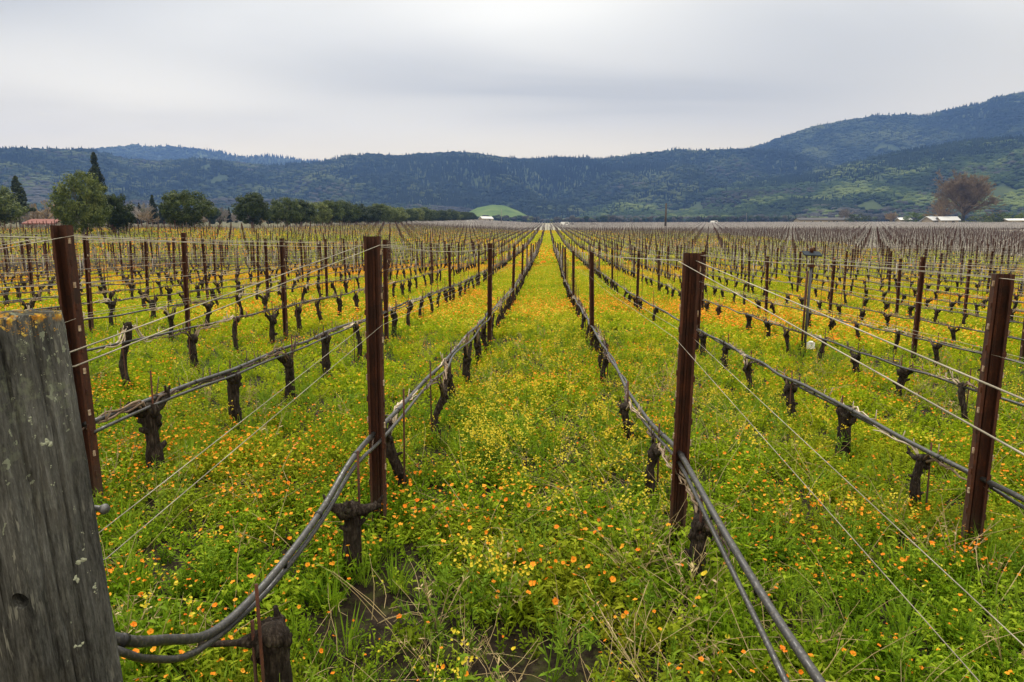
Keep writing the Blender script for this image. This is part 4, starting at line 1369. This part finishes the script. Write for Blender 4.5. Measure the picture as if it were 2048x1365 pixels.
def trunk_mesh(seed, h, r, limbs, spread, top, name='trunk', material=None):
    rng = random.Random(seed); mb = MB()
    mb.tube([(0, 0, -0.3), (rng.uniform(-.05, .05) * h, 0, h * 0.5), (rng.uniform(-.06, .06) * h, rng.uniform(-.06, .06) * h, h)], [r * 1.25, r, r * 0.8], 8, 0, True, 0.08, rng)
    for q in range(limbs):
        a = 6.283 * q / limbs + rng.uniform(-.5, .5)
        e = Vector((math.cos(a) * spread * rng.uniform(.5, 1), math.sin(a) * spread * rng.uniform(.5, 1), h + (top - h) * rng.uniform(0.4, 0.95)))
        s = Vector((0, 0, h * rng.uniform(0.75, 1.0)))
        m = s.lerp(e, 0.5) + Vector((0, 0, -0.04 * top))
        mb.tube([s, m, e], [r * 0.55, r * 0.35, r * 0.1], 6, 0, True, 0.1, rng)
    return mb.mesh(name, material or M_trunk)


def put_tree(name, px, depth, meshes, label, cat='tree', group=None, scale=1.0, rz=0.0, sxy=1.0):
    x = gx(px, depth); z = float(ground(x, depth))
    o = thing(name, (x, depth, z - 0.05), label, cat, group, rz)
    o.scale = (scale * sxy, scale * sxy, scale)
    for nm_, me in meshes:
        c = bpy.data.objects.new(nm_, me); link(c, o)
    return o


def olive(seed, w_, h_):
    cz = h_ * 0.56
    cm = crown_mesh(seed, (w_ * 0.98, w_ * 0.98, h_ * 0.90), 110, 120, 0.17, M_olive)
    for v in cm.vertices: v.co.z += cz
    return [('crown', cm), ('trunk', trunk_mesh(seed, h_ * 0.25, 0.22, 6, w_ * 0.3, h_ * 0.85))]


OL = [olive(501, 7.6, 6.4), olive(502, 7.0, 6.0), olive(503, 7.8, 6.1), olive(504, 6.6, 6.0)]
TG = 'dark evergreen trees in a line left of the vineyard'
L_T = -57.0
ol_list = [(165, OL[0], 1.22, 'largest rounded evergreen tree, at the left beneath the conifer tip'),
           (236, OL[1], 0.86, 'smaller rounded evergreen tree touching the largest one on its right'),
           (378, OL[2], 1.02, 'broad flat-topped evergreen tree standing alone, visible forked trunk'),
           (506, OL[3], 1.08, 'rounded evergreen tree standing alone right of the broad flat-topped one')]
rng = random.Random(31)
for px, ms, s_, lab in ol_list:
    d = abs(L_T) * FPX / (1095 - px) * 1.0
    put_tree('evergreen_tree', px, d, ms, lab, group=TG, scale=s_, rz=rng.uniform(0, 6), sxy={165: 0.66, 236: 0.70, 506: 0.92}.get(px, 1.0))
pxs = [572, 602, 634, 662, 688, 713, 736, 757, 777, 796, 814, 831, 847, 862, 876, 889, 901, 913, 924, 934, 943]
for i, px in enumerate(pxs):
    d = abs(L_T) * FPX / (1095 - px)
    put_tree('evergreen_tree', px, d, OL[i % 4], f'evergreen tree of the close-set row, {ordinal(i + 1)} from its near left end', group=TG, scale=rng.uniform(0.94, 1.1), rz=rng.uniform(0, 6), sxy=0.95 if i < 4 else 1.2)


def conifer(seed, w_, h_, bare=0.12):
    cm = crown_mesh(seed, (w_, w_, h_ * (1 - bare)), 190, 60, 0.28, M_conif, 'cone')
    for v in cm.vertices: v.co.z += h_ * bare + h_ * (1 - bare) / 2
    mb = MB(); mb.tube([(0, 0, -0.3), (0, 0, h_ * 0.9)], [h_ * 0.022, 0.03], 7, 0)
    return [('crown', cm), ('trunk', mb.mesh('trunk', M_trunk))]


put_tree('conifer', 199, 158, conifer(601, 9.0, 17.5), 'tall pointed conifer rising behind the largest evergreen tree')
put_tree('conifer', 40, 140, conifer(602, 6.0, 11.0, 0.36), 'pine with a bare lower trunk left of the red roof')
put_tree('evergreen_tree', -8, 110, OL[1], 'evergreen tree cut by the left edge of the photo', scale=1.2)
put_tree('conifer', 308, 190, conifer(603, 4.2, 8.6), 'dark conifer left of the broad flat-topped tree')
put_tree('conifer', 326, 200, conifer(604, 4.0, 6.8), 'lower dark conifer close beside its taller twin')
TW = [twig_crown(701, 8.5, 1.0, M_greytwig, 8, 4, 0.16), twig_crown(702, 7.5, 1.1, M_twig, 8, 4, 0.15)]
TT = trunk_mesh(703, 2.2, 0.25, 3, 1.0, 4.0)
for px, d, q, s_, lab in [(96, 165, 1, 1.15, 'bare brownish tree left of the largest evergreen tree'), (283, 175, 0, 0.95, 'bare grey tree right of the smaller evergreen'),
                          (72, 150, 1, 0.7, 'low bare reddish tree behind the red roof'), (262, 190, 0, 0.9, 'leafless grey tree between the evergreens and dark conifers'),
                          (296, 150, 1, 0.62, 'low leafless reddish tree left of the dark conifers'),
                          (440, 240, 0, 0.95, 'bare grey tree between the two lone rounded evergreens'), (462, 260, 0, 0.8, 'second bare grey tree left of the lone rounded evergreen'),
                          (548, 280, 0, 0.85, 'bare grey tree at the near end of the close-set evergreen row')]:
    put_tree('bare_tree', px, d, [('crown', TW[q]), ('trunk', TT)], lab, scale=s_, rz=px)
# the big leafless tree on the right and its neighbours
big = twig_crown(711, 31, 0.8, M_twig, 26, 5, 0.7)
put_tree('bare_tree', 1925, 420, [('crown', big), ('trunk', trunk_mesh(712, 7, 1.0, 5, 4, 14))], 'huge leafless brown tree towering over the white roofed house', rz=0.6, scale=1.12, sxy=0.92)
side = twig_crown(713, 17, 1.4, M_twig, 12, 4, 0.5)
put_tree('bare_tree', 1880, 410, [('crown', side), ('trunk', trunk_mesh(714, 4, 0.6, 4, 3, 9))], 'lower spreading leafless brown tree left of the huge one', rz=1.6, scale=1.05)
put_tree('bare_tree', 1690, 460, [('crown', twig_crown(715, 12, 1.3, M_greytwig, 12, 4, 0.4)), ('trunk', TT)], 'wide bare grey-brown tree right of the low dark barn')
put_tree('bare_tree', 1782, 450, [('crown', twig_crown(716, 9, 1.4, M_twig, 12, 4, 0.35)), ('trunk', TT)], 'low bare brown tree between the barn and the white roofed house')


def bush(seed, w_, h_, m):
    cm = crown_mesh(seed, (w_, w_, h_ * 1.1), 40, 60, 0.35, m)
    for v in cm.vertices: v.co.z += h_ * 0.42
    return [('crown', cm), ('trunk', trunk_mesh(seed, h_ * 0.2, 0.2, 5, w_ * 0.3, h_ * 0.7))]


for px, d, w_, h_, m, lab in [(1715, 440, 14, 7, M_conif, 'dark bush beside the low dark barn'), (1826, 440, 12, 8, M_green, 'bright green bush left of the white roofed house'),
                              (1955, 400, 16, 6, M_olive, 'olive bush under the right side of the huge leafless tree'), (1995, 400, 12, 7.5, M_olive, 'taller olive bush right of the huge leafless tree'),
                              (2030, 420, 11, 7.5, M_green, 'yellow green bush near the right edge'), (1905, 405, 9, 5.5, M_conif, 'dark bush at the foot of the huge leafless tree'),
                              (1660, 470, 12, 4, M_conif, 'low dark bush behind the barn')]:
    put_tree('bush', px, d, bush(int(px), w_, h_, m), lab, 'bush')


# ---------------------------------------------------------------- buildings, poles, vehicles in the distance
def house(name, px, depth, L, D, H, RH, wall, roof, label, cat='house', rz=0.0, over=0.5, wins=3):
    x = gx(px, depth); z = float(ground(x, depth))
    o = thing(name, (x, depth, z), label, cat, rz=rz)
    mb = MB(); mb.box((0, 0, H / 2 - 0.2), (L, D, H + 0.4), 0)
    gv = [(-L / 2, -D / 2, H), (-L / 2, D / 2, H), (-L / 2, 0, H + RH * 0.96), (L / 2, -D / 2, H), (L / 2, D / 2, H), (L / 2, 0, H + RH * 0.96)]
    mb.add(gv, [(0, 2, 1), (3, 4, 5)], 0, False)
    mb.build('wall', wall, o)
    mb = MB()
    a, b = L / 2 + over, D / 2 + over
    th = 0.25
    for s in (-1, 1):
        e0 = H - RH * over / (D / 2)
        vs = [(-a, s * b, e0), (a, s * b, e0), (a, 0, H + RH), (-a, 0, H + RH), (-a, s * b, e0 + th), (a, s * b, e0 + th), (a, 0, H + RH + th), (-a, 0, H + RH + th)]
        fs = [(0, 1, 2, 3), (4, 5, 6, 7), (0, 1, 5, 4), (1, 2, 6, 5), (0, 3, 7, 4)]
        mb.add(vs, fs, 0, False)
    mb.build('roof', roof, o)
    for q in range(wins):
        wx_ = -L / 2 + L * (q + 0.5) / wins
        mb = MB(); mb.box((wx_, -D / 2 - 0.04, H * 0.5), (min(1.6, L / wins * 0.4), 0.08, H * 0.36), 0); wn = mb.build('window', M_white, o)
        mb = MB(); mb.box((wx_, -D / 2 - 0.09, H * 0.5), (min(1.3, L / wins * 0.32), 0.04, H * 0.28), 0); mb.build('pane', M_pane, wn)
    mb = MB(); mb.box((L * 0.18, -D / 2 - 0.05, H * 0.36), (1.1, 0.1, H * 0.72), 0); mb.build('door', M_roofd, o)
    return o


house('farmhouse', 1868, 408, 10, 8, 2.4, 2.0, M_wallt, M_roofw, 'white roofed farmhouse under the huge leafless tree', rz=0.25, over=1.0)
house('farmhouse', 1893, 402, 9, 8, 2.5, 1.9, M_wallt, M_roofw, 'lower white roofed wing right of the white roofed farmhouse', rz=-0.12, over=0.9, wins=2)
house('shed', 1806, 446, 7, 6, 2.5, 1.2, M_wallt, M_white, 'small pale shed left of the green bush', 'shed', wins=1)
house('barn', 1642, 455, 32, 12, 2.4, 1.5, M_wallt, M_roofd, 'long low dark roofed barn at the right edge of the far field', 'barn', over=0.8, wins=6)
house('barn', 972, 520, 9, 7, 2.2, 1.6, M_wallt, M_roofw, 'white barn at the end of the evergreen row', 'barn', rz=0.5, wins=2)
house('house', 96, 128, 5.4, 5, 1.4, 0.8, M_wallt, M_roofr, 'low building with a faded red roof behind the leaning post', rz=0.06).location.z -= 0.7
house('shed', 2030, 395, 12, 6, 2.2, 0.9, M_wallt, M_white, 'low pale shed at the right edge below the yellow green bush', 'shed', wins=2)
house('house', 228, 2050, 26, 12, 6, 4, M_wallt, M_roofw, 'tiny pale house in a clearing on the wooded ridge, upper left')


def pole(name, px, depth, h, r, m, label, arms=False):
    x = gx(px, depth); z = float(ground(x, depth))
    o = thing(name, (x, depth, z), label, 'pole')
    mb = MB(); mb.tube([(0, 0, -0.5), (0, 0, h)], [r, r * 0.7], 8, 0); mb.build('shaft', m, o)
    if arms:
        mb = MB(); mb.box((0, 0, h - 0.8), (1.8, 0.12, 0.12), 0); mb.build('crossarm', m, o)
        for s in (-0.8, 0, 0.8):
            mb = MB(); mb.tube([(s, 0, h - 0.74), (s, 0, h - 0.5)], 0.06, 6, 0); mb.build('insulator', M_white, o)
    return o


pole('utility_pole', 1331, 240, 9.4, 0.42, M_polew, 'dark utility pole standing alone in the far field right of centre')
pole('utility_pole', 1003, 330, 8.4, 0.16, M_galv, 'thin pale pole right of the white barn')
pole('utility_pole', 1216, 420, 6.5, 0.18, M_polew, 'thin dark pole left of the lone utility pole')
pole('utility_pole', 1492, 600, 9, 0.2, M_galv, 'thin pale pole at the foot of the right foothill')


def vehicle(px, depth, paint, label, van=True, rz=0.0):
    x = gx(px, depth); z = float(ground(x, depth))
    o = thing('parked_van' if van else 'parked_car', (x, depth, z), label, 'van' if van else 'car', rz=rz)
    L, W_, H = (5.6, 2.0, 2.3) if van else (4.4, 1.8, 1.45)
    prof = [(-L / 2, 0.35), (L / 2, 0.35), (L / 2, 0.9), (L / 2 - 0.9, 1.05), (L / 2 - 1.6, H), (-L / 2 + (0.15 if van else 0.9), H), (-L / 2, 1.0)]
    mb = MB()
    n = len(prof)
    vs = [(a, s * W_ / 2 * (0.92 if b > 1.1 else 1), b) for s in (-1, 1) for a, b in prof]
    fs = [tuple(range(n)), tuple(range(2 * n - 1, n - 1, -1))] + [(k, (k + 1) % n, n + (k + 1) % n, n + k) for k in range(n)]
    mb.add(vs, fs, 0, False); mb.build('body', paint, o)
    mb = MB(); mb.box((0.35 if van else 0, -W_ / 2 + 0.02, H * 0.76), (1.7, 0.06, H * 0.24), 0); mb.build('window', M_pane, o)
    for sx_ in (-1, 1):
        for sy_ in (-1, 1):
            mb = MB(); mb.tube([(sx_ * L * 0.31, sy_ * (W_ / 2 - 0.16), 0.34), (sx_ * L * 0.31, sy_ * (W_ / 2 + 0.02), 0.34)], 0.34, 14, 0); mb.build('wheel', M_rubber, o)
    return o


vehicle(1132, 345, M_carw, 'white van parked beyond the far end of the central aisle')
vehicle(1145, 350, M_card, 'dark car parked right next to the white van', False)
vehicle(1188, 350, M_card, 'dark car standing further right than the white van', False)
vehicle(1430, 430, M_carw, 'white van parked in the far field right of the utility pole')
vehicle(940, 380, M_carw, 'white car near the end of the evergreen row', False)


# ---------------------------------------------------------------- flowering ground cover (stuff)
def leaf_blade(mb, p, d, L, wd, mi, rng, droop=0.3):
    """one leaf: bent strip of two quads with a pointed tip"""
    d = d.normalized()
    s = d.cross(Vector((0, 0, 1)))
    if s.length < 1e-4: s = Vector((1, 0, 0))
    s.normalize()
    tw = rng.uniform(-0.6, 0.6)
    s = (s * math.cos(tw) + d.cross(s) * math.sin(tw)).normalized()
    m = p + d * L * 0.55
    e = p + d * L + Vector((0, 0, -droop * L))
    mb.add([p - s * wd * 0.25, p + s * wd * 0.25, m + s * wd * 0.5, m - s * wd * 0.5, e], [(0, 1, 2, 3), (3, 2, 4)], mi, False)


def flower(mb, c, nrm, r, mi, mc, rng, n=9):
    nrm = nrm.normalized()
    a = nrm.orthogonal().normalized(); b = nrm.cross(a)
    vs = [c + nrm * r * 0.18]
    for k in range(n):
        an = 2 * math.pi * k / n
        q = r * rng.uniform(0.85, 1.1) * (1.0 if k % 2 else 0.86)
        vs.append(c + (a * math.cos(an) + b * math.sin(an)) * q + nrm * r * rng.uniform(0.25, 0.75))
    mb.add(vs, [(0, 1 + k, 1 + (k + 1) % n) for k in range(n)], mi, False)
    vs = [c + nrm * r * 0.36]
    for k in range(6):
        an = 2 * math.pi * k / 6
        vs.append(c + (a * math.cos(an) + b * math.sin(an)) * r * 0.33 + nrm * r * 0.26)
    mb.add(vs, [(0, 1 + k, 1 + (k + 1) % 6) for k in range(6)], mc, False)


def clump(seed, rad, height, stems, leaves, leaf_l, n_fl, fl_r, yellow=0.0, detail=True):
    rng = random.Random(seed); mb = MB()
    tips = []
    for s_ in range(stems):
        a = rng.uniform(0, 6.28); r0 = rad * 0.45 * math.sqrt(rng.random())
        b = Vector((r0 * math.cos(a), r0 * math.sin(a), -0.01))
        out = rad * rng.uniform(0.2, 0.8)
        e = b + Vector((out * math.cos(a), out * math.sin(a), height * rng.uniform(0.55, 1.0)))
        tips.append(e)
        for q in range(leaves):
            u = (q + rng.random()) / leaves
            p = b.lerp(e, u)
            an = rng.uniform(0, 6.28)
            d = Vector((math.cos(an), math.sin(an), rng.uniform(0.0, 0.9)))
            leaf_blade(mb, p, d, leaf_l * rng.uniform(0.6, 1.25), leaf_l * rng.uniform(0.26, 0.42), 0, rng, rng.uniform(-0.1, 0.4))
        if detail:
            mb.tube([b, e], [0.0022, 0.0015], 3, 0, False)
    for q in range(n_fl):
        e = tips[q % len(tips)] + Vector((rng.uniform(-1, 1) * rad * 0.4, rng.uniform(-1, 1) * rad * 0.4, height * rng.uniform(0.02, 0.28)))
        yl = rng.random() < yellow
        flower(mb, e, Vector((rng.gauss(0, .45), rng.gauss(0, .45), 1)), fl_r * rng.choice((0.5, 0.75, 0.9, 1.0, 1.1, 1.2)), 3 if yl else 1, 3 if yl else 2, rng, 10 if detail else 6)
        if detail:
            mb.tube([e + Vector((0, 0, -0.07)), e], [0.0014, 0.0014], 3, 0, False)
    return mb


def grass_tuft(seed, n=26, h=0.22):
    rng = random.Random(seed); mb = MB()
    for q in range(n):
        a = rng.uniform(0, 6.28); p = Vector((math.cos(a), math.sin(a), 0)) * rng.uniform(0, 0.05)
        d = Vector((math.cos(a) * rng.uniform(0.1, 0.7), math.sin(a) * rng.uniform(0.1, 0.7), 1))
        leaf_blade(mb, p, d, h * rng.uniform(0.5, 1.1), 0.007, 0, rng, rng.uniform(0.0, 0.35))
    return mb


def mustard(seed):
    rng = random.Random(seed); mb = MB()
    for s_ in range(4):
        a = rng.uniform(0, 6.28)
        b = Vector((0, 0, 0)); e = Vector((math.cos(a) * 0.1, math.sin(a) * 0.1, rng.uniform(0.2, 0.36)))
        m = b.lerp(e, 0.5) + Vector((rng.uniform(-.02, .02), rng.uniform(-.02, .02), 0.01))
        mb.tube([b, m, e], [0.003, 0.0025, 0.0015], 3, 0, False)
        for q in range(7):
            p = b.lerp(e, rng.uniform(0.05, 0.8)); an = rng.uniform(0, 6.28)
            leaf_blade(mb, p, Vector((math.cos(an), math.sin(an), 0.5)), 0.06 * rng.uniform(0.5, 1.2), 0.018, 0, rng)
        for q in range(11):
            p = e + Vector((rng.gauss(0, .018), rng.gauss(0, .018), rng.gauss(0, .022)))
            flower(mb, p, Vector((rng.uniform(-1, 1), rng.uniform(-1, 1), 1)), 0.0085, 1, 1, rng, 5)
    return mb


def straw(seed):
    rng = random.Random(seed); mb = MB()
    for s_ in range(4):
        a = rng.uniform(0, 6.28); L = rng.uniform(0.18, 0.5)
        p = Vector((rng.uniform(-.06, .06), rng.uniform(-.06, .06), 0.02))
        pts = [p]
        el = rng.uniform(0.1, 1.2)
        for q in range(1, 5):
            el -= rng.uniform(0.0, 0.25); a += rng.uniform(-.3, .3)
            pts.append(pts[-1] + Vector((math.cos(a) * math.cos(el), math.sin(a) * math.cos(el), math.sin(el))) * L / 4)
        mb.tube(pts, [0.0017, 0.0015, 0.0012, 0.001, 0.0007], 4, 0, False)
    return mb


LM = [M_leaf, M_orange, M_orange_c, M_yellow]
LF = [M_leaf_far, M_orange, M_orange_c, M_yellow]


def scatter_area(y0, y1, dens, seed, wide=1.06):
    """random points over the part of the field that lies in (or just beside) the view"""
    rs = np.random.RandomState(seed)
    out = []
    half = lambda y: 0.88 * y + 1.6
    n = int(dens * (half(y1) + half(y0)) * (y1 - y0) * 1.15)
    y = np.sqrt(rs.uniform(max(y0, 0) ** 2, y1 ** 2, n)) if y0 > 3 else rs.uniform(y0, y1, n)
    x = rs.uniform(-1, 1, n) * half(y) - 0.055 * y
    keep = np.ones(n, bool)
    return x[keep], y[keep], rs


def fields(x, y):
    u = (x - ROW0) / W
    f = u - np.floor(u)                      # 0 and 1 on the rows
    aisle = 1 - np.abs(f - 0.5) * 2          # 1 in the middle of an aisle
    orange = vnoise(x / 2.4, y / 4.0, 61, 3)
    bare = np.exp(-(((x + 0.28) / 0.42) ** 2 + ((y - 2.45) / 0.30) ** 2)) * 0.97
    bare += np.exp(-(((x + 0.72) / 0.22) ** 2 + ((y - 2.75) / 0.28) ** 2)) * 0.8
    bare += np.exp(-(((x - 0.62) / 0.25) ** 2 + ((y - 2.9) / 0.5) ** 2)) * 0.45
    bare += np.exp(-(((x - 0.02) / 0.25) ** 2 + ((y - 2.15) / 0.18) ** 2)) * 0.85
    bare += 0.45 * sstep(0.62, 0.8, vnoise(x / 0.7, y / 0.7, 71, 2))
    bare += 0.35 * np.exp(-(aisle / 0.13) ** 2) * sstep(0.45, 0.6, vnoise(x / 0.5, y / 0.9, 72, 2))
    return aisle, orange, bare


# near layer
x, y, rs = scatter_area(0.9, 13.0, 86, 1)
aisle, orange, bare = fields(x, y)
keep = rs.uniform(0, 1, len(x)) > bare
keep &= ~((y > 6) & (rs.uniform(0, 1, len(x)) < 0.30))
x, y, orange, aisle = x[keep], y[keep], orange[keep], aisle[keep]
n = len(x)
near_p = [clump(801 + q, 0.095, 0.15, 8, 8, 0.033, f_, 0.0098) for q, f_ in enumerate((0, 0, 1, 2, 3, 4, 5, 7))]
near_p += [clump(821 + q, 0.085, 0.12, 6, 8, 0.026, f_, 0.012, 0.9) for q, f_ in enumerate((0, 0, 3))]
protos = [proto('calendula_clump', m.mesh('calendula_clump', LM)) for m in near_p]
central = (x > ROW0 + 0.1) & (x < ROW0 + W - 0.1)
orange = 0.55 * orange + 0.45 * vnoise(x / 0.8, y / 1.3, 66, 2)
fp = np.clip((orange - 0.40) * 3.4, 0.04, 0.85) * np.where(central & (y < 7), 0.45, 1.0)
fp = np.clip(fp + 0.30 * sstep(6, 12, y), 0, 0.9)
rich = rs.uniform(0, 1, n) < fp
idx = np.where(rich, rs.randint(3, 8, n), rs.randint(0, 3, n))
small = rs.uniform(0, 1, n) < np.where(central, 0.5, 0.22)
idx = np.where(small & ~rich, rs.choice([8, 9, 10], n, p=[.40, .35, .25]), idx)
yel = (y > 5.5) & (rs.uniform(0, 1, n) < 0.30 * sstep(5.5, 11, y))
idx = np.where(yel, 10, idx)
s = rs.uniform(0.6, 1.3, n) * (0.62 + 0.85 * vnoise(x / 0.75, y / 0.75, 81, 3))
rot = np.stack([rs.normal(0, .12, n), rs.normal(0, .12, n), rs.uniform(0, 6.28, n)], 1)
scatter('calendula_cover', np.stack([x, y, ground(x, y)], 1), rot, s, idx, protos,
        'low leafy green cover with small orange calendula flowers under the vines', 'flowers')

# grass tufts
x, y, rs = scatter_area(1.0, 12.0, 9, 2)
g_ = vnoise(x / 1.4, y / 1.4, 91, 2)
k_ = g_ > 0.56
x, y = x[k_], y[k_]; n = len(x)
scatter('grass', np.stack([x, y, ground(x, y)], 1), np.stack([rs.normal(0, .15, n), rs.normal(0, .15, n), rs.uniform(0, 6.28, n)], 1), rs.uniform(0.6, 1.3, n), rs.randint(0, 4, n),
        [proto('grass_tuft', grass_tuft(840 + q).mesh('grass_tuft', M_grass)) for q in range(4)], 'fresh green grass tufts among the flowers', 'grass')

# taller weeds with thin stalks
def weed(seed, dry=False):
    rng = random.Random(seed); mb = MB()
    for s_ in range(5):
        a = rng.uniform(0, 6.28); h = rng.uniform(0.16, 0.36)
        e = Vector((math.cos(a) * rng.uniform(0.02, 0.14), math.sin(a) * rng.uniform(0.02, 0.14), h))
        m = e * 0.5 + Vector((rng.uniform(-.02, .02), rng.uniform(-.02, .02), 0.02))
        mb.tube([(0, 0, 0), m, e], [0.0026, 0.0018, 0.001], 4, 0, False)
        for q in range(4 if dry else 14):
            p = (Vector((0, 0, 0)).lerp(m, rng.random()) if rng.random() < 0.4 else m.lerp(e, rng.random()))
            an = rng.uniform(0, 6.28)
            leaf_blade(mb, p, Vector((math.cos(an), math.sin(an), rng.uniform(0.2, 1.2))), rng.uniform(0.015, 0.045), rng.uniform(0.004, 0.010), 0, rng, 0.1)
        for q in range(3):
            p = m.lerp(e, rng.random()); an = rng.uniform(0, 6.28)
            mb.tube([p, p + Vector((math.cos(an) * 0.04, math.sin(an) * 0.04, rng.uniform(0.02, 0.06)))], [0.0012, 0.0007], 3, 0, False)
    return mb


x, y, rs = scatter_area(1.2, 13.0, 16, 12)
wn = vnoise(x / 1.0, y / 1.6, 93, 2)
central = (x > ROW0 + 0.15) & (x < ROW0 + W - 0.15)
k_ = rs.uniform(0, 1, len(x)) < np.where(central, 0.75, 0.45) * sstep(0.42, 0.60, wn) + 0.6 * np.exp(-(((x - 0.70) / 0.22) ** 2 + ((y - 3.3) / 0.8) ** 2))
x, y = x[k_], y[k_]; n = len(x)
dryp = 0.18 + 0.65 * np.exp(-(((x - 0.70) / 0.30) ** 2 + ((y - 3.2) / 0.8) ** 2)) + 0.4 * np.exp(-(((x - 0.1) / 0.4) ** 2 + ((y - 4.6) / 1.2) ** 2)) + 0.4 * np.exp(-(((x - 1.5) / 0.4) ** 2 + ((y - 7) / 1.6) ** 2))
idx = np.where(rs.uniform(0, 1, n) < dryp, rs.randint(3, 6, n), rs.randint(0, 3, n))
scatter('weeds', np.stack([x, y, ground(x, y)], 1), np.stack([rs.normal(0, .25, n), rs.normal(0, .25, n), rs.uniform(0, 6.28, n)], 1), rs.uniform(0.6, 1.25, n), idx,
        [proto('weed', weed(900 + q).mesh('weed', M_grass)) for q in range(3)] + [proto('weed_dry', weed(910 + q, True).mesh('weed_dry', M_straw)) for q in range(3)],
        'wispy weeds and standing dry stalks among the flowers', 'weeds')

# mustard
rs = np.random.RandomState(3)
mx_, my_ = [], []
for (cx_, cy_, sx_, sy_, c_) in [(-0.45, 6.0, 0.22, 1.3, 62), (0.1, 6.5, 0.45, 1.8, 40), (-0.35, 4.6, 0.3, 0.5, 26), (0.55, 4.8, 0.15, 0.7, 20), (1.6, 8, 0.5, 2.2, 60), (3.6, 9, 1.3, 2.2, 70), (0.1, 11, 0.5, 2.5, 50), (-2.0, 8, 0.5, 2.5, 14), (-0.35, 2.75, 0.05, 0.12, 2), (-4.4, 6.0, .6, .8, 14), (2.1, 6.0, .3, .5, 10)]:
    mx_.append(rs.normal(cx_, sx_, c_)); my_.append(rs.normal(cy_, sy_, c_))
x = np.concatenate(mx_); y = np.concatenate(my_); k_ = y > 2.2; x, y = x[k_], y[k_]; n = len(x)
scatter('mustard_flowers', np.stack([x, y, ground(x, y)], 1), np.stack([rs.normal(0, .2, n), rs.normal(0, .2, n), rs.uniform(0, 6.28, n)], 1), rs.uniform(0.7, 1.15, n), rs.randint(0, 4, n),
        [proto('mustard_plant', mustard(850 + q).mesh('mustard_plant', [M_grass, M_yellow])) for q in range(4)], 'taller yellow mustard flowers dotting the aisles', 'flowers')

# dry stems
x, y, rs = scatter_area(1.0, 11.0, 30, 4)
u = (x - ROW0) / W
pr = 0.10 + 0.8 * np.exp(-(((x - 0.62) / 0.28) ** 2 + ((y - 3.2) / 0.7) ** 2)) + 0.8 * np.exp(-(((x - 0.1) / 0.5) ** 2 + ((y - 4.5) / 1.3) ** 2)) + 0.7 * np.exp(-(((x - 1.55) / 0.35) ** 2 + ((y - 7.0) / 1.6) ** 2)) + 0.4 * np.exp(-(((x + 0.3) / 0.6) ** 2 + ((y - 2.4) / 0.5) ** 2)) + 0.5 * np.exp(-(((x - 1.35) / 0.3) ** 2 + ((y - 2.3) / 0.2) ** 2))
k_ = rs.uniform(0, 1, len(x)) < pr
x, y = x[k_], y[k_]; n = len(x)
scatter('dry_stems', np.stack([x, y, ground(x, y) + 0.03], 1), np.stack([rs.normal(0, .3, n), rs.normal(0, .3, n), rs.uniform(0, 6.28, n)], 1), rs.uniform(0.6, 1.25, n), rs.randint(0, 5, n),
        [proto('straw', straw(860 + q).mesh('straw', M_straw)) for q in range(5)], 'pale dry stems lying among the green cover', 'straw')

# middle distance
x, y, rs = scatter_area(12.0, 46.0, 17, 5)
_, orange, bare = fields(x, y)
orange = 0.55 * vnoise(x / 5.5, y / 9, 62, 3) + 0.45 * orange
n = len(x)
mid_p = [clump(870 + q, 0.24, 0.17, 12, 7, 0.070, f_, 0.0175, yl, False) for q, (f_, yl) in enumerate(((3, .5), (7, .4), (12, .2), (18, .25), (24, .3), (18, .8)))]
fr = np.clip((orange - 0.45) * 3.8 + 0.05 * sstep(14, 30, y), 0, 0.93)
fr = np.clip(fr + rs.normal(0, 0.16, n), 0, 0.999)
yl = (vnoise(x / 4, y / 7, 63, 2) + 0.10 * sstep(0, 6, x) > 0.56) & (rs.uniform(0, 1, n) < 0.7)
idx = np.where(yl & (fr > 0.2), 5, np.floor(fr * 5).astype(int))
scatter('calendula_carpet', np.stack([x, y, ground(x, y)], 1), np.stack([rs.normal(0, .1, n), rs.normal(0, .1, n), rs.uniform(0, 6.28, n)], 1), rs.uniform(0.75, 1.3, n), idx,
        [proto('calendula_clump', m.mesh('calendula_clump', LF)) for m in mid_p], 'orange and yellow flower carpet between the rows in the middle distance', 'flowers')

# far part of the field
x, y, rs = scatter_area(45.0, 216.0, 1.3, 6)
k_ = np.array([in_field(a, b) and a < 42 + 2 * math.sin(b * 0.2) for a, b in zip(x, y)])
x, y = x[k_], y[k_]
n = len(x)
orange = vnoise(x / 9, y / 20, 64, 3)
far_p = [clump(890 + q, 0.75, 0.24, 14, 6, 0.26, f_, 0.075, yl, False) for q, (f_, yl) in enumerate(((2, .3), (7, .3), (15, .2), (9, .8)))]
fr = np.clip((orange - 0.36) * 4.0 + rs.normal(0, .2, n), 0, 0.999)
idx = np.where(rs.uniform(0, 1, n) < 0.25, 3, np.floor(fr * 3).astype(int))
scatter('far_flower_carpet', np.stack([x, y, ground(x, y)], 1), np.stack([0 * x, 0 * x, rs.uniform(0, 6.28, n)], 1), rs.uniform(0.7, 1.3, n), idx,
        [proto('flower_patch', m.mesh('flower_patch', LF)) for m in far_p], 'yellow green flower carpet at the far end of the field', 'flowers')

# ---------------------------------------------------------------- haze
hz_m = mat('valley haze', lambda t: {'volume': t.n('ShaderNodeVolumePrincipled', ins={'Color': (0.23, 0.43, 0.96, 1), 'Density': 1.50e-4, 'Anisotropy': 0.2}).outputs[0]})
mb = MB(); mb.box((0, 1930, 381), (12000, 4460, 766), 0)
hb = mb.build('haze', hz_m)
tag(hb, 'thin bluish haze filling the valley', 'haze', kind='stuff')
